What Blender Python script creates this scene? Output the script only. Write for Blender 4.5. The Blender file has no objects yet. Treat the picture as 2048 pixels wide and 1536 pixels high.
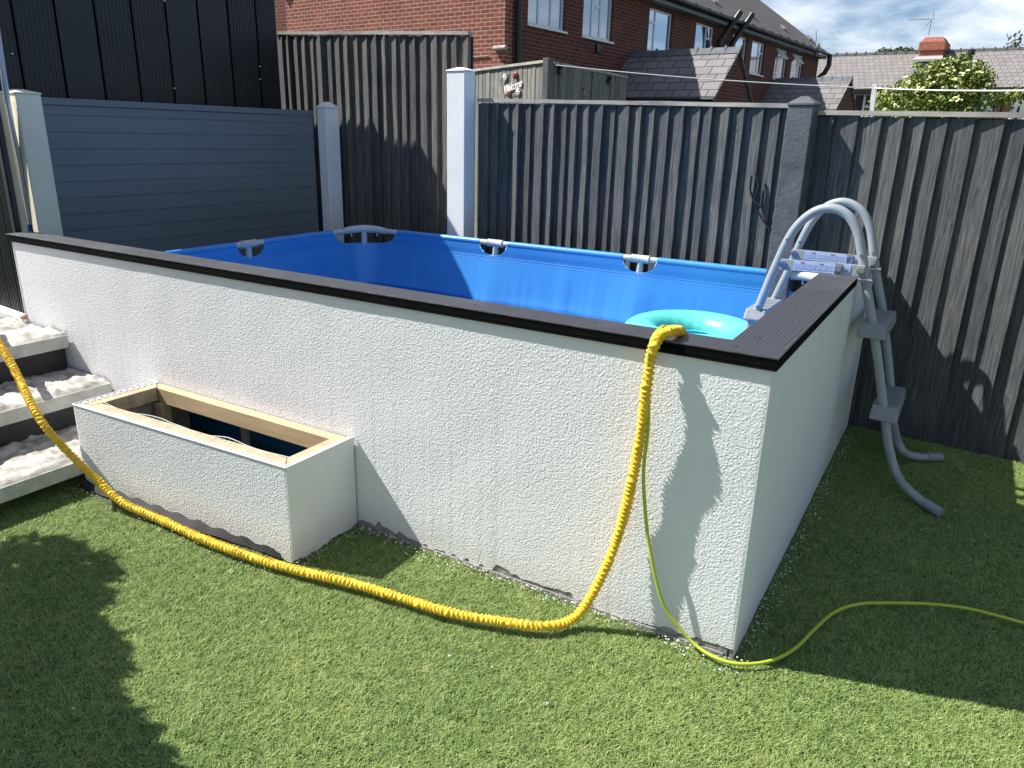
import bpy, math, random
import numpy as np
from mathutils import Vector, Matrix, noise as mnoise
R = math.radians
random.seed(7); rng = np.random.default_rng(11)
sc = bpy.context.scene
# ------------------------------------------------------------------ camera
F_PX, PITCH, YAW, ROLL, EYE = 1500.0, R(18.4), R(36.0), R(1.5), 1.6
fw = Vector((-math.sin(YAW)*math.cos(PITCH), math.cos(YAW)*math.cos(PITCH), -math.sin(PITCH)))
rt = Vector((math.cos(YAW), math.sin(YAW), 0)); up = rt.cross(fw)
r2 = rt*math.cos(ROLL)+up*math.sin(ROLL); u2 = -rt*math.sin(ROLL)+up*math.cos(ROLL)
cd = bpy.data.cameras.new('camera'); cam = bpy.data.objects.new('camera', cd); sc.collection.objects.link(cam)
m = Matrix((r2, u2, -fw)).transposed().to_4x4(); m.translation = Vector((0, 0, EYE)); cam.matrix_world = m
cd.sensor_fit = 'HORIZONTAL'; cd.sensor_width = 36; cd.lens = 36*F_PX/2048; cd.clip_start = 0.05; cd.clip_end = 2000
sc.camera = cam
# ------------------------------------------------------------------ world, sun, exposure
SUN = Vector((0.82, 0.33, -1.0)).normalized()
w = bpy.data.worlds.new('World'); sc.world = w; w.use_nodes = True
nt = w.node_tree; nt.nodes.clear(); N = nt.nodes.new; L = nt.links.new
sky = N('ShaderNodeTexSky'); sky.sky_type = 'NISHITA'; sky.sun_disc = False
sky.sun_elevation = math.asin(-SUN.z); sky.sun_rotation = math.atan2(-SUN.x, -SUN.y) % (2*math.pi)
sky.air_density = 1.0; sky.dust_density = 0.4; sky.ozone_density = 1.4
tc = N('ShaderNodeTexCoord'); sx = N('ShaderNodeSeparateXYZ'); L(tc.outputs['Generated'], sx.inputs[0])
zz = N('ShaderNodeMath'); zz.operation = 'ADD'; zz.inputs[1].default_value = 0.16; L(sx.outputs['Z'], zz.inputs[0])
dx = N('ShaderNodeMath'); dx.operation = 'DIVIDE'; L(sx.outputs['X'], dx.inputs[0]); L(zz.outputs[0], dx.inputs[1])
dy = N('ShaderNodeMath'); dy.operation = 'DIVIDE'; L(sx.outputs['Y'], dy.inputs[0]); L(zz.outputs[0], dy.inputs[1])
cx = N('ShaderNodeCombineXYZ'); L(dx.outputs[0], cx.inputs[0]); L(dy.outputs[0], cx.inputs[1]); cx.inputs[2].default_value = 3.3
cn = N('ShaderNodeTexNoise'); cn.inputs['Scale'].default_value = 1.35; cn.inputs['Detail'].default_value = 9; cn.inputs['Roughness'].default_value = 0.6; cn.inputs['Distortion'].default_value = 0.25
L(cx.outputs[0], cn.inputs['Vector'])
cr = N('ShaderNodeValToRGB'); cr.color_ramp.elements[0].position = 0.45; cr.color_ramp.elements[1].position = 0.74
cr.color_ramp.elements[0].color = (0, 0, 0, 1); cr.color_ramp.elements[1].color = (1, 1, 1, 1); L(cn.outputs['Fac'], cr.inputs[0])
mixc = N('ShaderNodeMix'); mixc.data_type = 'RGBA'; L(cr.outputs[0], mixc.inputs[0]); tnt = N('ShaderNodeMix'); tnt.data_type = 'RGBA'; tnt.blend_type = 'MULTIPLY'; tnt.inputs[0].default_value = 1; tnt.inputs[7].default_value = (1.0, 1.12, 1.30, 1); L(sky.outputs[0], tnt.inputs[6]); L(tnt.outputs[2], mixc.inputs[6]); mixc.inputs[7].default_value = (14.0, 14.5, 15.4, 1)
bg = N('ShaderNodeBackground'); bg.inputs[1].default_value = 0.05; L(mixc.outputs[2], bg.inputs[0])
wo = N('ShaderNodeOutputWorld'); L(bg.outputs[0], wo.inputs[0])
sl = bpy.data.lights.new('sun', 'SUN'); sl.energy = 5.0; sl.angle = R(0.55); sl.color = (1, 0.965, 0.905)
so = bpy.data.objects.new('sun', sl); sc.collection.objects.link(so); so.rotation_euler = SUN.to_track_quat('-Z', 'Y').to_euler(); so.location = (-8, -3, 10)
sc.view_settings.view_transform = 'Standard'; sc.view_settings.look = 'None'; sc.view_settings.gamma = 1; sc.view_settings.exposure = 0.85
sc.view_settings.use_curve_mapping = False
sc.render.engine = 'CYCLES'; sc.cycles.max_bounces = 8; sc.cycles.transparent_max_bounces = 12

# ------------------------------------------------------------------ helpers
C0 = Vector((0, 0, EYE))
def ray(x, y): return fw + r2*(x-1024)/F_PX + u2*(768-y)/F_PX
def at_z(x, y, z): d = ray(x, y); return C0 + d*((z-EYE)/d.z)
def at_x(x, y, X): d = ray(x, y); return C0 + d*(X/d.x)
def at_y(x, y, Y): d = ray(x, y); return C0 + d*(Y/d.y)
AF = R(5.5); PO = Vector((-0.595, 2.065, 0)); PU = Vector((math.cos(AF), math.sin(AF), 0)); PV = Vector((-math.sin(AF), math.cos(AF), 0))
def P(u, v, z): return PO + PU*u + PV*v + Vector((0, 0, z))
def at_v(x, y, v): d = ray(x, y); return C0 + d*((PO+PV*v-C0).dot(PV)/d.dot(PV))
def vnoise(x, y, seed=0):
    """numpy value noise, smooth, 0..1"""
    g = np.random.default_rng(seed).random((256, 256))
    xi = np.floor(x).astype(int); yi = np.floor(y).astype(int); fx = x-xi; fy = y-yi
    fx = fx*fx*(3-2*fx); fy = fy*fy*(3-2*fy)
    a = g[xi & 255, yi & 255]; b = g[(xi+1) & 255, yi & 255]; c = g[xi & 255, (yi+1) & 255]; d = g[(xi+1) & 255, (yi+1) & 255]
    return (a*(1-fx)+b*fx)*(1-fy)+(c*(1-fx)+d*fx)*fy

def pebble(x, y, seed=0):
    g = np.random.default_rng(seed).random((256, 256, 3)); xi = np.floor(x).astype(int); yi = np.floor(y).astype(int); out = np.zeros_like(x)
    for i in (-1, 0, 1):
        for j in (-1, 0, 1):
            q = g[(xi+i) & 255, (yi+j) & 255]; dx_ = xi+i+q[..., 0]-x; dy_ = yi+j+q[..., 1]-y; r = .38+.32*q[..., 2]
            out = np.maximum(out, np.clip(1-(dx_*dx_+dy_*dy_)/(r*r), 0, 1)**.7*(.45+.55*q[..., 2]))
    return out

class MB:
    def __init__(s): s.v = []; s.f = []; s.sm = []
    def add(s, vs, fs, smooth=False):
        o = len(s.v); s.v += [Vector(p) for p in vs]; s.f += [tuple(i+o for i in f) for f in fs]; s.sm += [smooth]*len(fs)
    def hexa(s, b, t, smooth=False):          # b, t: four points each, ccw seen from above
        s.add(list(b)+list(t), [(3, 2, 1, 0), (4, 5, 6, 7), (0, 1, 5, 4), (1, 2, 6, 5), (2, 3, 7, 6), (3, 0, 4, 7)], smooth)
    def box(s, x0, x1, y0, y1, z0, z1, fr=None):
        q = [(x0, y0), (x1, y0), (x1, y1), (x0, y1)]
        f = fr or (lambda a, b, c: Vector((a, b, c)))
        s.hexa([f(a, b, z0) for a, b in q], [f(a, b, z1) for a, b in q])
    def prism(s, pts, d):                     # polygon pts extruded by vector d
        n = len(pts); a = [Vector(p) for p in pts]; b = [p+Vector(d) for p in a]
        s.add(a+b, [tuple(range(n))[::-1], tuple(range(n, 2*n))]+[(i, (i+1) % n, n+(i+1) % n, n+i) for i in range(n)])
    def tube(s, pts, r, n=12, cap=True, smooth=True, closed=False, sq=1.0):
        pts = [Vector(p) for p in pts]; k = len(pts); rr = r if isinstance(r, (list, tuple, np.ndarray)) else [r]*k
        vs = []; prev = None
        for i, p in enumerate(pts):
            if closed: t = pts[(i+1) % k]-pts[i-1]
            else: t = pts[min(i+1, k-1)]-pts[max(i-1, 0)]
            t.normalize()
            if prev is None:
                a = Vector((0, 0, 1)) if abs(t.z) < .9 else Vector((1, 0, 0)); x = t.cross(a).normalized()
            else:
                x = prev-t*prev.dot(t); x.normalize()
            prev = x; y = t.cross(x)
            for j in range(n):
                an = 2*math.pi*j/n; vs.append(p+(x*math.cos(an)+y*math.sin(an)*sq)*rr[i])
        fs = []
        for i in range(k if closed else k-1):
            for j in range(n):
                a = i*n+j; b = i*n+(j+1) % n; c = ((i+1) % k)*n+(j+1) % n; d = ((i+1) % k)*n+j; fs.append((a, b, c, d))
        if cap and not closed: fs += [tuple(range(n))[::-1], tuple(range((k-1)*n, k*n))]
        s.add(vs, fs, smooth)
    def ball(s, c, r, n=10, m_=6, sc3=(1, 1, 1)):
        c = Vector(c); vs = [c+Vector((0, 0, r*sc3[2]))]
        for i in range(1, m_):
            for j in range(n):
                th = math.pi*i/m_; ph = 2*math.pi*j/n
                vs.append(c+Vector((r*math.sin(th)*math.cos(ph)*sc3[0], r*math.sin(th)*math.sin(ph)*sc3[1], r*math.cos(th)*sc3[2])))
        vs.append(c-Vector((0, 0, r*sc3[2]))); fs = [(0, 1+j, 1+(j+1) % n) for j in range(n)]
        for i in range(m_-2):
            for j in range(n): a = 1+i*n; fs.append((a+j, a+n+j, a+n+(j+1) % n, a+(j+1) % n))
        e = len(vs)-1; a = 1+(m_-2)*n; fs += [(a+j, e, a+(j+1) % n) for j in range(n)]
        s.add(vs, fs, True)
    def build_each(s, name, mat, parent=None, **kw):
        par = list(range(len(s.v)))
        def fd(i):
            while par[i] != i: par[i] = par[par[i]]; i = par[i]
            return i
        for f in s.f:
            for i in f[1:]: par[fd(i)] = fd(f[0])
        grp = {}
        for k, f in enumerate(s.f): grp.setdefault(fd(f[0]), []).append(k)
        for ks in grp.values():
            mp = {}; q = MB()
            for k in ks:
                for i in s.f[k]:
                    if i not in mp: mp[i] = len(q.v); q.v.append(s.v[i])
                q.f.append(tuple(mp[i] for i in s.f[k])); q.sm.append(s.sm[k])
            q.build(name, mat, parent, **kw)
    def build(s, name, mat, parent=None, bevel=0, sharp=40, **kw):
        return mkobj(name, [tuple(p) for p in s.v], s.f, mat, parent, s.sm, bevel, sharp, **kw)
def wmat(o):
    m_ = o.matrix_basis.copy()
    return m_ if o.parent is None else wmat(o.parent) @ m_
def mkobj(name, vs, fs, mat, parent=None, sm=None, bevel=0, sharp=40, label=None, cat=None, group=None, kind=None):
    me = bpy.data.meshes.new(name)
    if parent is not None:
        mi = wmat(parent).inverted(); vs = [tuple(mi @ Vector(p)) for p in vs]; base = None
    else:
        a = np.array(vs); base = Vector((float((a[:, 0].min()+a[:, 0].max())/2), float((a[:, 1].min()+a[:, 1].max())/2), float(a[:, 2].min())))
        vs = (a-np.array(base)).tolist()
    me.from_pydata(vs, [], fs); me.validate(); me.update()
    if sm is not None and any(sm):
        if len(sm) == len(me.polygons): me.polygons.foreach_set('use_smooth', sm)
        else: me.polygons.foreach_set('use_smooth', [True]*len(me.polygons))
        me.set_sharp_from_angle(angle=R(sharp))
    if mat: me.materials.append(mat)
    o = bpy.data.objects.new(name, me); sc.collection.objects.link(o)
    if parent is not None: o.parent = parent
    else: o.location = base
    if bevel:
        b = o.modifiers.new('bevel', 'BEVEL'); b.width = bevel; b.segments = 2; b.limit_method = 'ANGLE'; b.angle_limit = R(50)
    return tag(o, label, cat, group, kind)
def tag(o, label=None, cat=None, group=None, kind=None):
    for k, v in (('label', label), ('category', cat), ('group', group), ('kind', kind)):
        if v: o[k] = v
    return o
def thing(name, label, cat, loc=(0, 0, 0), group=None, kind=None):
    o = bpy.data.objects.new(name, None); sc.collection.objects.link(o); o.location = loc; o.empty_display_size = .1
    o.matrix_basis = Matrix.Translation(Vector(loc)); return tag(o, label, cat, group, kind)
def copy_tree(o, parent=None):
    c = o.copy(); sc.collection.objects.link(c)
    if parent is not None: c.parent = parent
    for ch in list(o.children):
        copy_tree(ch, c)
    return c
def npmesh(name, V, Fq, mat, parent=None, smooth=True, sharp=None, **kw):
    """numpy grid mesh (quads), V (n,3) world"""
    me = bpy.data.meshes.new(name)
    if parent is not None: base = np.array(parent.location)
    else: base = np.array([(V[:, 0].min()+V[:, 0].max())/2, (V[:, 1].min()+V[:, 1].max())/2, V[:, 2].min()])
    V = V-base; k = Fq.shape[1]
    me.vertices.add(len(V)); me.vertices.foreach_set('co', V.astype(np.float32).ravel())
    me.loops.add(Fq.size); me.loops.foreach_set('vertex_index', Fq.astype(np.int32).ravel())
    me.polygons.add(len(Fq)); me.polygons.foreach_set('loop_start', np.arange(0, Fq.size, k, dtype=np.int32)); me.polygons.foreach_set('loop_total', np.full(len(Fq), k, np.int32))
    me.update(calc_edges=True); me.validate()
    me.polygons.foreach_set('use_smooth', np.full(len(me.polygons), smooth))
    if sharp: me.set_sharp_from_angle(angle=R(sharp))
    me.materials.append(mat); o = bpy.data.objects.new(name, me); sc.collection.objects.link(o)
    if parent is not None: o.parent = parent
    else: o.location = base
    return tag(o, **kw)
def gridfaces(nu, nv):
    i, j = np.meshgrid(np.arange(nu-1), np.arange(nv-1), indexing='ij'); a = (i*nv+j).ravel()
    return np.stack([a, a+nv, a+nv+1, a+1], 1)

# ------------------------------------------------------------------ materials
class NT:
    def __init__(s, name):
        s.m = bpy.data.materials.new(name); s.m.use_nodes = True; s.t = s.m.node_tree; s.t.nodes.clear()
        s.out = s.n('ShaderNodeOutputMaterial'); s.b = s.n('ShaderNodeBsdfPrincipled'); s.l(s.b.outputs[0], s.out.inputs[0])
    def n(s, t, **k):
        o = s.t.nodes.new(t)
        for a, b in k.items():
            if a in o.inputs: o.inputs[a].default_value = b
            else: setattr(o, a, b)
        return o
    def l(s, a, b): s.t.links.new(a, b)
    def coord(s, scale=(1, 1, 1), kind='Object', rot=(0, 0, 0)):
        c = s.n('ShaderNodeTexCoord'); mp = s.n('ShaderNodeMapping'); mp.inputs['Scale'].default_value = scale; mp.inputs['Rotation'].default_value = rot
        s.l(c.outputs[kind], mp.inputs[0]); return mp.outputs[0]
    def noise(s, vec, scale, detail=4, rough=.55, dist=0):
        o = s.n('ShaderNodeTexNoise'); o.inputs['Scale'].default_value = scale; o.inputs['Detail'].default_value = detail; o.inputs['Roughness'].default_value = rough; o.inputs['Distortion'].default_value = dist
        s.l(vec, o.inputs['Vector']); return o.outputs['Fac']
    def ramp(s, fac, stops):
        o = s.n('ShaderNodeValToRGB'); e = o.color_ramp.elements
        while len(e) < len(stops): e.new(.5)
        for i, (p, c) in enumerate(stops): e[i].position = p; e[i].color = (*c, 1) if len(c) == 3 else c
        s.l(fac, o.inputs[0]); return o.outputs[0]
    def mix(s, fac, a, b, mode='MIX'):
        o = s.n('ShaderNodeMix'); o.data_type = 'RGBA'; o.blend_type = mode
        for i, q in ((0, fac), (6, a), (7, b)):
            if hasattr(q, 'type') and hasattr(q, 'is_linked'): s.l(q, o.inputs[i])
            elif i == 0: o.inputs[0].default_value = q
            else: o.inputs[i].default_value = (*q, 1) if len(q) == 3 else q
        return o.outputs[2]
    def bump(s, h, strength=.3, dist=.01, normal=None):
        o = s.n('ShaderNodeBump'); o.inputs['Strength'].default_value = strength; o.inputs['Distance'].default_value = dist; s.l(h, o.inputs['Height'])
        if normal: s.l(normal, o.inputs['Normal'])
        s.l(o.outputs[0], s.b.inputs['Normal']); return o.outputs[0]
    def set(s, col=None, rough=None, metal=None, spec=None):
        for k, q in (('Base Color', col), ('Roughness', rough), ('Metallic', metal), ('Specular IOR Level', spec)):
            if q is None: continue
            if hasattr(q, 'is_linked'): s.l(q, s.b.inputs[k])
            else: s.b.inputs[k].default_value = (*q, 1) if isinstance(q, tuple) and len(q) == 3 else q
        return s
def simple(name, col, rough=.6, var=.25, vs=6, bump=0, bs=60, metal=0, spec=.5, stretch=(1, 1, 1), bd=.002):
    t = NT(name); c = t.coord(stretch); n = t.noise(c, vs, 6, .6)
    a = tuple(x*(1-var) for x in col); b = tuple(min(1, x*(1+var)) for x in col)
    t.set(t.ramp(n, [(.3, a), (.7, b)]), rough, metal, spec)
    if bump: t.bump(t.noise(c, bs, 5, .6), bump, bd)
    return t.m
def m_render(name, tint=(.76, .76, .765)):
    t = NT(name); c = t.coord(); n1 = t.noise(c, 2.2, 5, .6); n2 = t.noise(c, 160, 3, .6); n3 = t.noise(c, .9, 3, .5)
    col = t.ramp(n1, [(.3, tuple(x*.95 for x in tint)), (.7, tint)])
    col = t.mix(t.ramp(n3, [(.52, (0, 0, 0)), (.75, (.35, .35, .35))]), col, (.70, .65, .63))
    col = t.mix(.35, col, t.ramp(n2, [(.3, (.67, .67, .675)), (.6, (.82, .82, .825))]), 'MIX')
    # splashed soil tint close to the ground
    sp = t.n('ShaderNodeSeparateXYZ'); g = t.n('ShaderNodeNewGeometry'); t.l(g.outputs['Position'], sp.inputs[0])
    nz = t.n('ShaderNodeMath', operation='MULTIPLY_ADD'); t.l(n1, nz.inputs[0]); nz.inputs[1].default_value = -.12; t.l(sp.outputs['Z'], nz.inputs[2])
    col = t.mix(t.ramp(nz.outputs[0], [(.0, (.4, .4, .4)), (.08, (0, 0, 0))]), col, (.58, .55, .49))
    t.set(col, .92, spec=.2); t.bump(t.noise(c, 300, 3, .6), .25, .002); return t.m
def m_fence(name, a=(.040, .043, .046), b=(.122, .124, .124), hi=(.24, .24, .23)):
    t = NT(name); c = t.coord((1, 1, .05)); c2 = t.coord((1, 1, .35)); c3 = t.coord()
    g = t.noise(c, 95, 6, .65, .4); col = t.ramp(g, [(.32, a), (.62, b)])
    wv = t.n('ShaderNodeTexWave', bands_direction='X'); wv.inputs['Scale'].default_value = 14; wv.inputs['Distortion'].default_value = 14; wv.inputs['Detail'].default_value = 3; wv.inputs['Detail Scale'].default_value = 1.2
    cw = t.coord((1, 1, .12)); t.l(cw, wv.inputs['Vector'])
    col = t.mix(t.ramp(wv.outputs['Fac'], [(.55, (0, 0, 0)), (.95, (.35, .35, .35))]), col, tuple(x*.6 for x in a))
    sc_ = t.noise(c2, 22, 8, .75, .8); col = t.mix(t.ramp(sc_, [(.57, (0, 0, 0)), (.74, (.6, .6, .6))]), col, hi)
    bl = t.noise(c3, 2.3, 4, .6); col = t.mix(.55, col, t.ramp(bl, [(.3, (.70, .77, .84)), (.7, (1.14, 1.14, 1.12))]), 'MULTIPLY')
    vo = t.n('ShaderNodeTexVoronoi'); vo.inputs['Scale'].default_value = 9; vo.inputs['Randomness'].default_value = 1; t.l(t.coord((1, .2, .6)), vo.inputs['Vector'])
    col = t.mix(t.ramp(vo.outputs['Distance'], [(.035, (.9, .9, .9)), (.06, (0, 0, 0))]), col, (.02, .02, .02))
    at = t.n('ShaderNodeAttribute', attribute_name='rnd')
    col = t.mix(.8, col, t.ramp(at.outputs['Fac'], [(0, (.68, .70, .74)), (.5, (1, 1, 1)), (1, (1.35, 1.28, 1.18))]), 'MULTIPLY')
    t.set(col, .82, spec=.3); t.bump(g, .4, .003); return t.m
def m_brick(name, c1, c2, mortar, sc_=1.0, dark=(.08, .03, .025)):
    t = NT(name); g = t.n('ShaderNodeNewGeometry'); sp = t.n('ShaderNodeSeparateXYZ'); t.l(g.outputs['Position'], sp.inputs[0])
    ad = t.n('ShaderNodeMath', operation='ADD'); t.l(sp.outputs[0], ad.inputs[0]); t.l(sp.outputs[1], ad.inputs[1])
    cb = t.n('ShaderNodeCombineXYZ'); t.l(ad.outputs[0], cb.inputs[0]); t.l(sp.outputs[2], cb.inputs[1])
    br = t.n('ShaderNodeTexBrick', offset=.5); br.inputs['Scale'].default_value = 1; br.inputs['Brick Width'].default_value = .235*sc_; br.inputs['Row Height'].default_value = .08*sc_
    br.inputs['Mortar Size'].default_value = .007*sc_; br.inputs['Mortar Smooth'].default_value = .2; br.inputs['Bias'].default_value = -.1
    br.inputs['Color1'].default_value = (*c1, 1); br.inputs['Color2'].default_value = (*c2, 1); br.inputs['Mortar'].default_value = (*mortar, 1); t.l(cb.outputs[0], br.inputs['Vector'])
    n = t.noise(cb.outputs[0], 1.3, 6, .65); n2 = t.noise(cb.outputs[0], 9, 3, .7)
    col = t.mix(.6, br.outputs['Color'], t.ramp(n, [(.3, (.7, .66, .66)), (.7, (1.15, 1.1, 1.1))]), 'MULTIPLY')
    col = t.mix(t.ramp(n2, [(.58, (0, 0, 0)), (.66, (.55, .55, .55))]), col, dark)
    t.set(col, .9, spec=.2); t.bump(br.outputs['Fac'], -.5, .008); return t.m
def m_slate(name, c1, c2, w_=.3, h_=.2, rot=0):
    """courses run along the object's local X/Y, stepped by object Z"""
    t = NT(name); g = t.n('ShaderNodeNewGeometry'); sp = t.n('ShaderNodeSeparateXYZ'); t.l(g.outputs['Position'], sp.inputs[0])
    cb = t.n('ShaderNodeCombineXYZ'); t.l(sp.outputs[0 if rot == 0 else 1], cb.inputs[0])
    mu = t.n('ShaderNodeMath', operation='MULTIPLY'); mu.inputs[1].default_value = 1.45; t.l(sp.outputs[2], mu.inputs[0]); t.l(mu.outputs[0], cb.inputs[1])
    br = t.n('ShaderNodeTexBrick', offset=.5); br.inputs['Scale'].default_value = 1; br.inputs['Brick Width'].default_value = w_; br.inputs['Row Height'].default_value = h_
    br.inputs['Mortar Size'].default_value = .012; br.inputs['Mortar Smooth'].default_value = .1
    br.inputs['Color1'].default_value = (*c1, 1); br.inputs['Color2'].default_value = (*c2, 1); br.inputs['Mortar'].default_value = (*(x*.22 for x in c1), 1); t.l(cb.outputs[0], br.inputs['Vector'])
    n = t.noise(cb.outputs[0], 2.5, 6, .7); col = t.mix(.5, br.outputs['Color'], t.ramp(n, [(.3, (.72, .72, .74)), (.7, (1.2, 1.18, 1.15))]), 'MULTIPLY')
    t.set(col, .75, spec=.3); t.bump(br.outputs['Fac'], -.6, .012); return t.m
def m_deck(name):
    t = NT(name); c = t.coord((.35, 3.2, 1)); wv = t.n('ShaderNodeTexWave', bands_direction='Y'); wv.inputs['Scale'].default_value = 9; wv.inputs['Distortion'].default_value = 9; wv.inputs['Detail'].default_value = 2.5; wv.inputs['Detail Scale'].default_value = .8
    t.l(c, wv.inputs['Vector']); f = t.noise(t.coord((2, 40, 1)), 8, 5, .7)
    col = t.ramp(wv.outputs['Fac'], [(.1, (.016, .0165, .020)), (.6, (.036, .037, .044))]); col = t.mix(.5, col, t.ramp(f, [(.3, (.6, .6, .62)), (.75, (1.7, 1.65, 1.6))]), 'MULTIPLY')
    d = t.noise(t.coord(), 1.1, 4, .6)
    col = t.mix(t.ramp(d, [(.5, (0, 0, 0)), (.8, (.4, .4, .4))]), col, (.19, .185, .18))
    t.set(col, .46, spec=1.0); t.bump(wv.outputs['Fac'], .35, .003); return t.m
def m_grass():
    t = NT('turf_blades'); at = t.n('ShaderNodeAttribute', attribute_name='rnd'); g = t.n('ShaderNodeNewGeometry')
    col = t.ramp(at.outputs['Fac'], [(0, (.09, .155, .038)), (.45, (.255, .37, .10)), (.8, (.43, .50, .18)), (.95, (.58, .62, .29)), (1, (.58, .52, .30))])
    n = t.noise(g.outputs['Position'], 1.5, 4, .6); col = t.mix(.7, col, t.ramp(n, [(.3, (.8, .86, .8)), (.7, (1.12, 1.1, 1.05))]), 'MULTIPLY')
    t.set(col, .55, spec=.35)
    tr = t.n('ShaderNodeBsdfTranslucent'); t.l(col, tr.inputs[0]); ms = t.n('ShaderNodeMixShader'); ms.inputs[0].default_value = .18
    t.l(t.b.outputs[0], ms.inputs[1]); t.l(tr.outputs[0], ms.inputs[2]); t.l(ms.outputs[0], t.out.inputs[0]); return t.m
def m_liner():
    t = NT('pool_liner_vinyl'); c = t.coord(); n = t.noise(c, 2, 3, .5)
    t.set(t.ramp(n, [(.3, (.040, .245, .62)), (.7, (.052, .275, .68))]), .38, spec=.5)
    t.bump(t.noise(t.coord((1, 1, .25)), 14, 4, .6), .25, .006); return t.m
def m_water():
    t = NT('water_surface'); fr = t.n('ShaderNodeFresnel'); fr.inputs[0].default_value = 1.33
    bp = t.n('ShaderNodeBump'); bp.inputs['Strength'].default_value = .12; bp.inputs['Distance'].default_value = .02; t.l(t.noise(t.coord(), 6, 3, .5), bp.inputs['Height'])
    gl = t.n('ShaderNodeBsdfGlossy'); gl.inputs['Roughness'].default_value = .03; tr = t.n('ShaderNodeBsdfTransparent'); tr.inputs[0].default_value = (.62, .88, .96, 1)
    t.l(bp.outputs[0], gl.inputs['Normal']); t.l(bp.outputs[0], fr.inputs['Normal'])
    ms = t.n('ShaderNodeMixShader'); t.l(fr.outputs[0], ms.inputs[0]); t.l(tr.outputs[0], ms.inputs[1]); t.l(gl.outputs[0], ms.inputs[2]); t.l(ms.outputs[0], t.out.inputs[0]); return t.m
def m_glass(name, col=(.10, .16, .24), k=.6):
    t = NT(name); t.set(col, .06, spec=1.0); gl = t.n('ShaderNodeBsdfGlossy'); gl.inputs['Roughness'].default_value = .03; gl.inputs[0].default_value = (.75, .82, .92, 1)
    ms = t.n('ShaderNodeMixShader'); ms.inputs[0].default_value = k; t.l(t.b.outputs[0], ms.inputs[1]); t.l(gl.outputs[0], ms.inputs[2]); t.l(ms.outputs[0], t.out.inputs[0]); return t.m
M = {}
M['render'] = m_render('white_textured_render'); M['mortar'] = simple('raw_grey_mortar', (.27, .255, .235), .95, .35, 25, .8, 90, bd=.006)
M['fence'] = m_fence('dark_stained_fence_wood'); M['fence_tall'] = m_fence('weathered_fence_wood', (.045, .044, .042), (.14, .134, .124), (.28, .265, .24))
M['cap'] = simple('weathered_cap_timber', (.36, .34, .295), .85, .4, 14, .5, 60, stretch=(.3, 1, 1)); M['oldwood'] = m_fence('silvered_neighbour_wood', (.12, .115, .105), (.26, .25, .225), (.38, .36, .33))
M['conc_w'] = simple('white_painted_concrete', (.80, .82, .80), .85, .06, 5, .3, 60, bd=.004); M['conc_c'] = simple('cream_painted_concrete', (.86, .82, .64), .7, .06, 5, .25, 30)
M['conc_d'] = simple('grey_painted_concrete', (.095, .10, .108), .9, .35, 9, .7, 55, bd=.005)
M['panel'] = simple('grey_composite_boards', (.155, .182, .192), .55, .22, 1.4, .15, 60, spec=.35, stretch=(1, .15, 1))
M['black'] = simple('black_composite_cladding', (.0035, .0055, .0085), .42, .3, 3, .5, 40, stretch=(1, 1, .1), spec=.5); M['blackdark'] = simple('black_backing', (.004, .004, .005), .7)
M['deck'] = m_deck('charcoal_composite_deck_board'); M['decklow'] = simple('black_board_edge', (.005, .005, .0055), .9, .2, spec=.1)
M['timber'] = simple('new_pine_timber', (.54, .385, .225), .7, .18, 18, .25, 60, stretch=(.15, 1, 1)); M['timberd'] = simple('dusty_pine_timber', (.44, .35, .225), .85, .25, 14, .5, 50)
M['dust'] = simple('render_dusted_board', (.44, .415, .375), .95, .55, 9, .8, 40, bd=.006); M['nosing'] = simple('dusty_step_nosing', (.50, .49, .44), .85, .2, 14, .4, 50); M['riser'] = simple('charcoal_step_riser', (.022, .022, .025), .6, .5, 6, .3, 40)
M['yellow'] = simple('yellow_woven_hose_fabric', (.80, .50, .035), .8, .12, 30, .4, 300, bd=.001); M['lime'] = simple('lime_rubber_cable', (.42, .50, .045), .45, .1); M['liner'] = m_liner(); M['water'] = m_water()
M['pipe'] = simple('pale_grey_steel_pipe', (.48, .52, .52), .4, .06, 5); M['rail'] = simple('grey_coated_steel', (.30, .335, .35), .38, .06, 5, spec=.5); M['tread'] = simple('grey_moulded_plastic', (.25, .265, .285), .55, .08, 20, .2, 80)
M['chrome'] = simple('bright_steel', (.6, .6, .6), .25, .1, 9, metal=1); M['bar'] = simple('grey_plastic_bar', (.24, .28, .31), .5, .05); M['sticker'] = simple('pale_warning_sticker', (.36, .46, .68), .5, .06, 40); M['red'] = simple('red_print', (.38, .08, .09), .5); M['print'] = simple('grey_print', (.26, .33, .52), .5, .2, 300)
M['ring'] = simple('turquoise_inflated_vinyl', (.13, .66, .57), .32, .03, 3, spec=.6)
M['brick_sun'] = m_brick('red_brick_sunlit', (.30, .095, .062), (.20, .07, .052), (.50, .38, .30), dark=(.13, .055, .045)); M['brick'] = m_brick('red_brick_shaded', (.165, .052, .036), (.10, .036, .029), (.22, .165, .14))  # same terrace brick twice: sunlight painted into the gable copy, shade into the darker
M['brick_far'] = m_brick('orange_red_brick', (.42, .12, .07), (.33, .10, .065), (.42, .30, .24)); M['slate'] = m_slate('grey_slates_coursed_along_x', (.185, .175, .175), (.235, .22, .215), .42, .26)
M['tile_y'] = m_slate('dark_roof_tiles', (.115, .105, .098), (.15, .135, .122), .3, .3, 1); M['slate_far'] = m_slate('pinkish_grey_roof_tiles', (.20, .185, .18), (.235, .215, .205), .3, .3); M['ridge'] = simple('ridge_tile', (.11, .12, .135), .8, .3, 4); M['verge'] = simple('grey_verge_board', (.17, .17, .165), .8)
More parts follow.
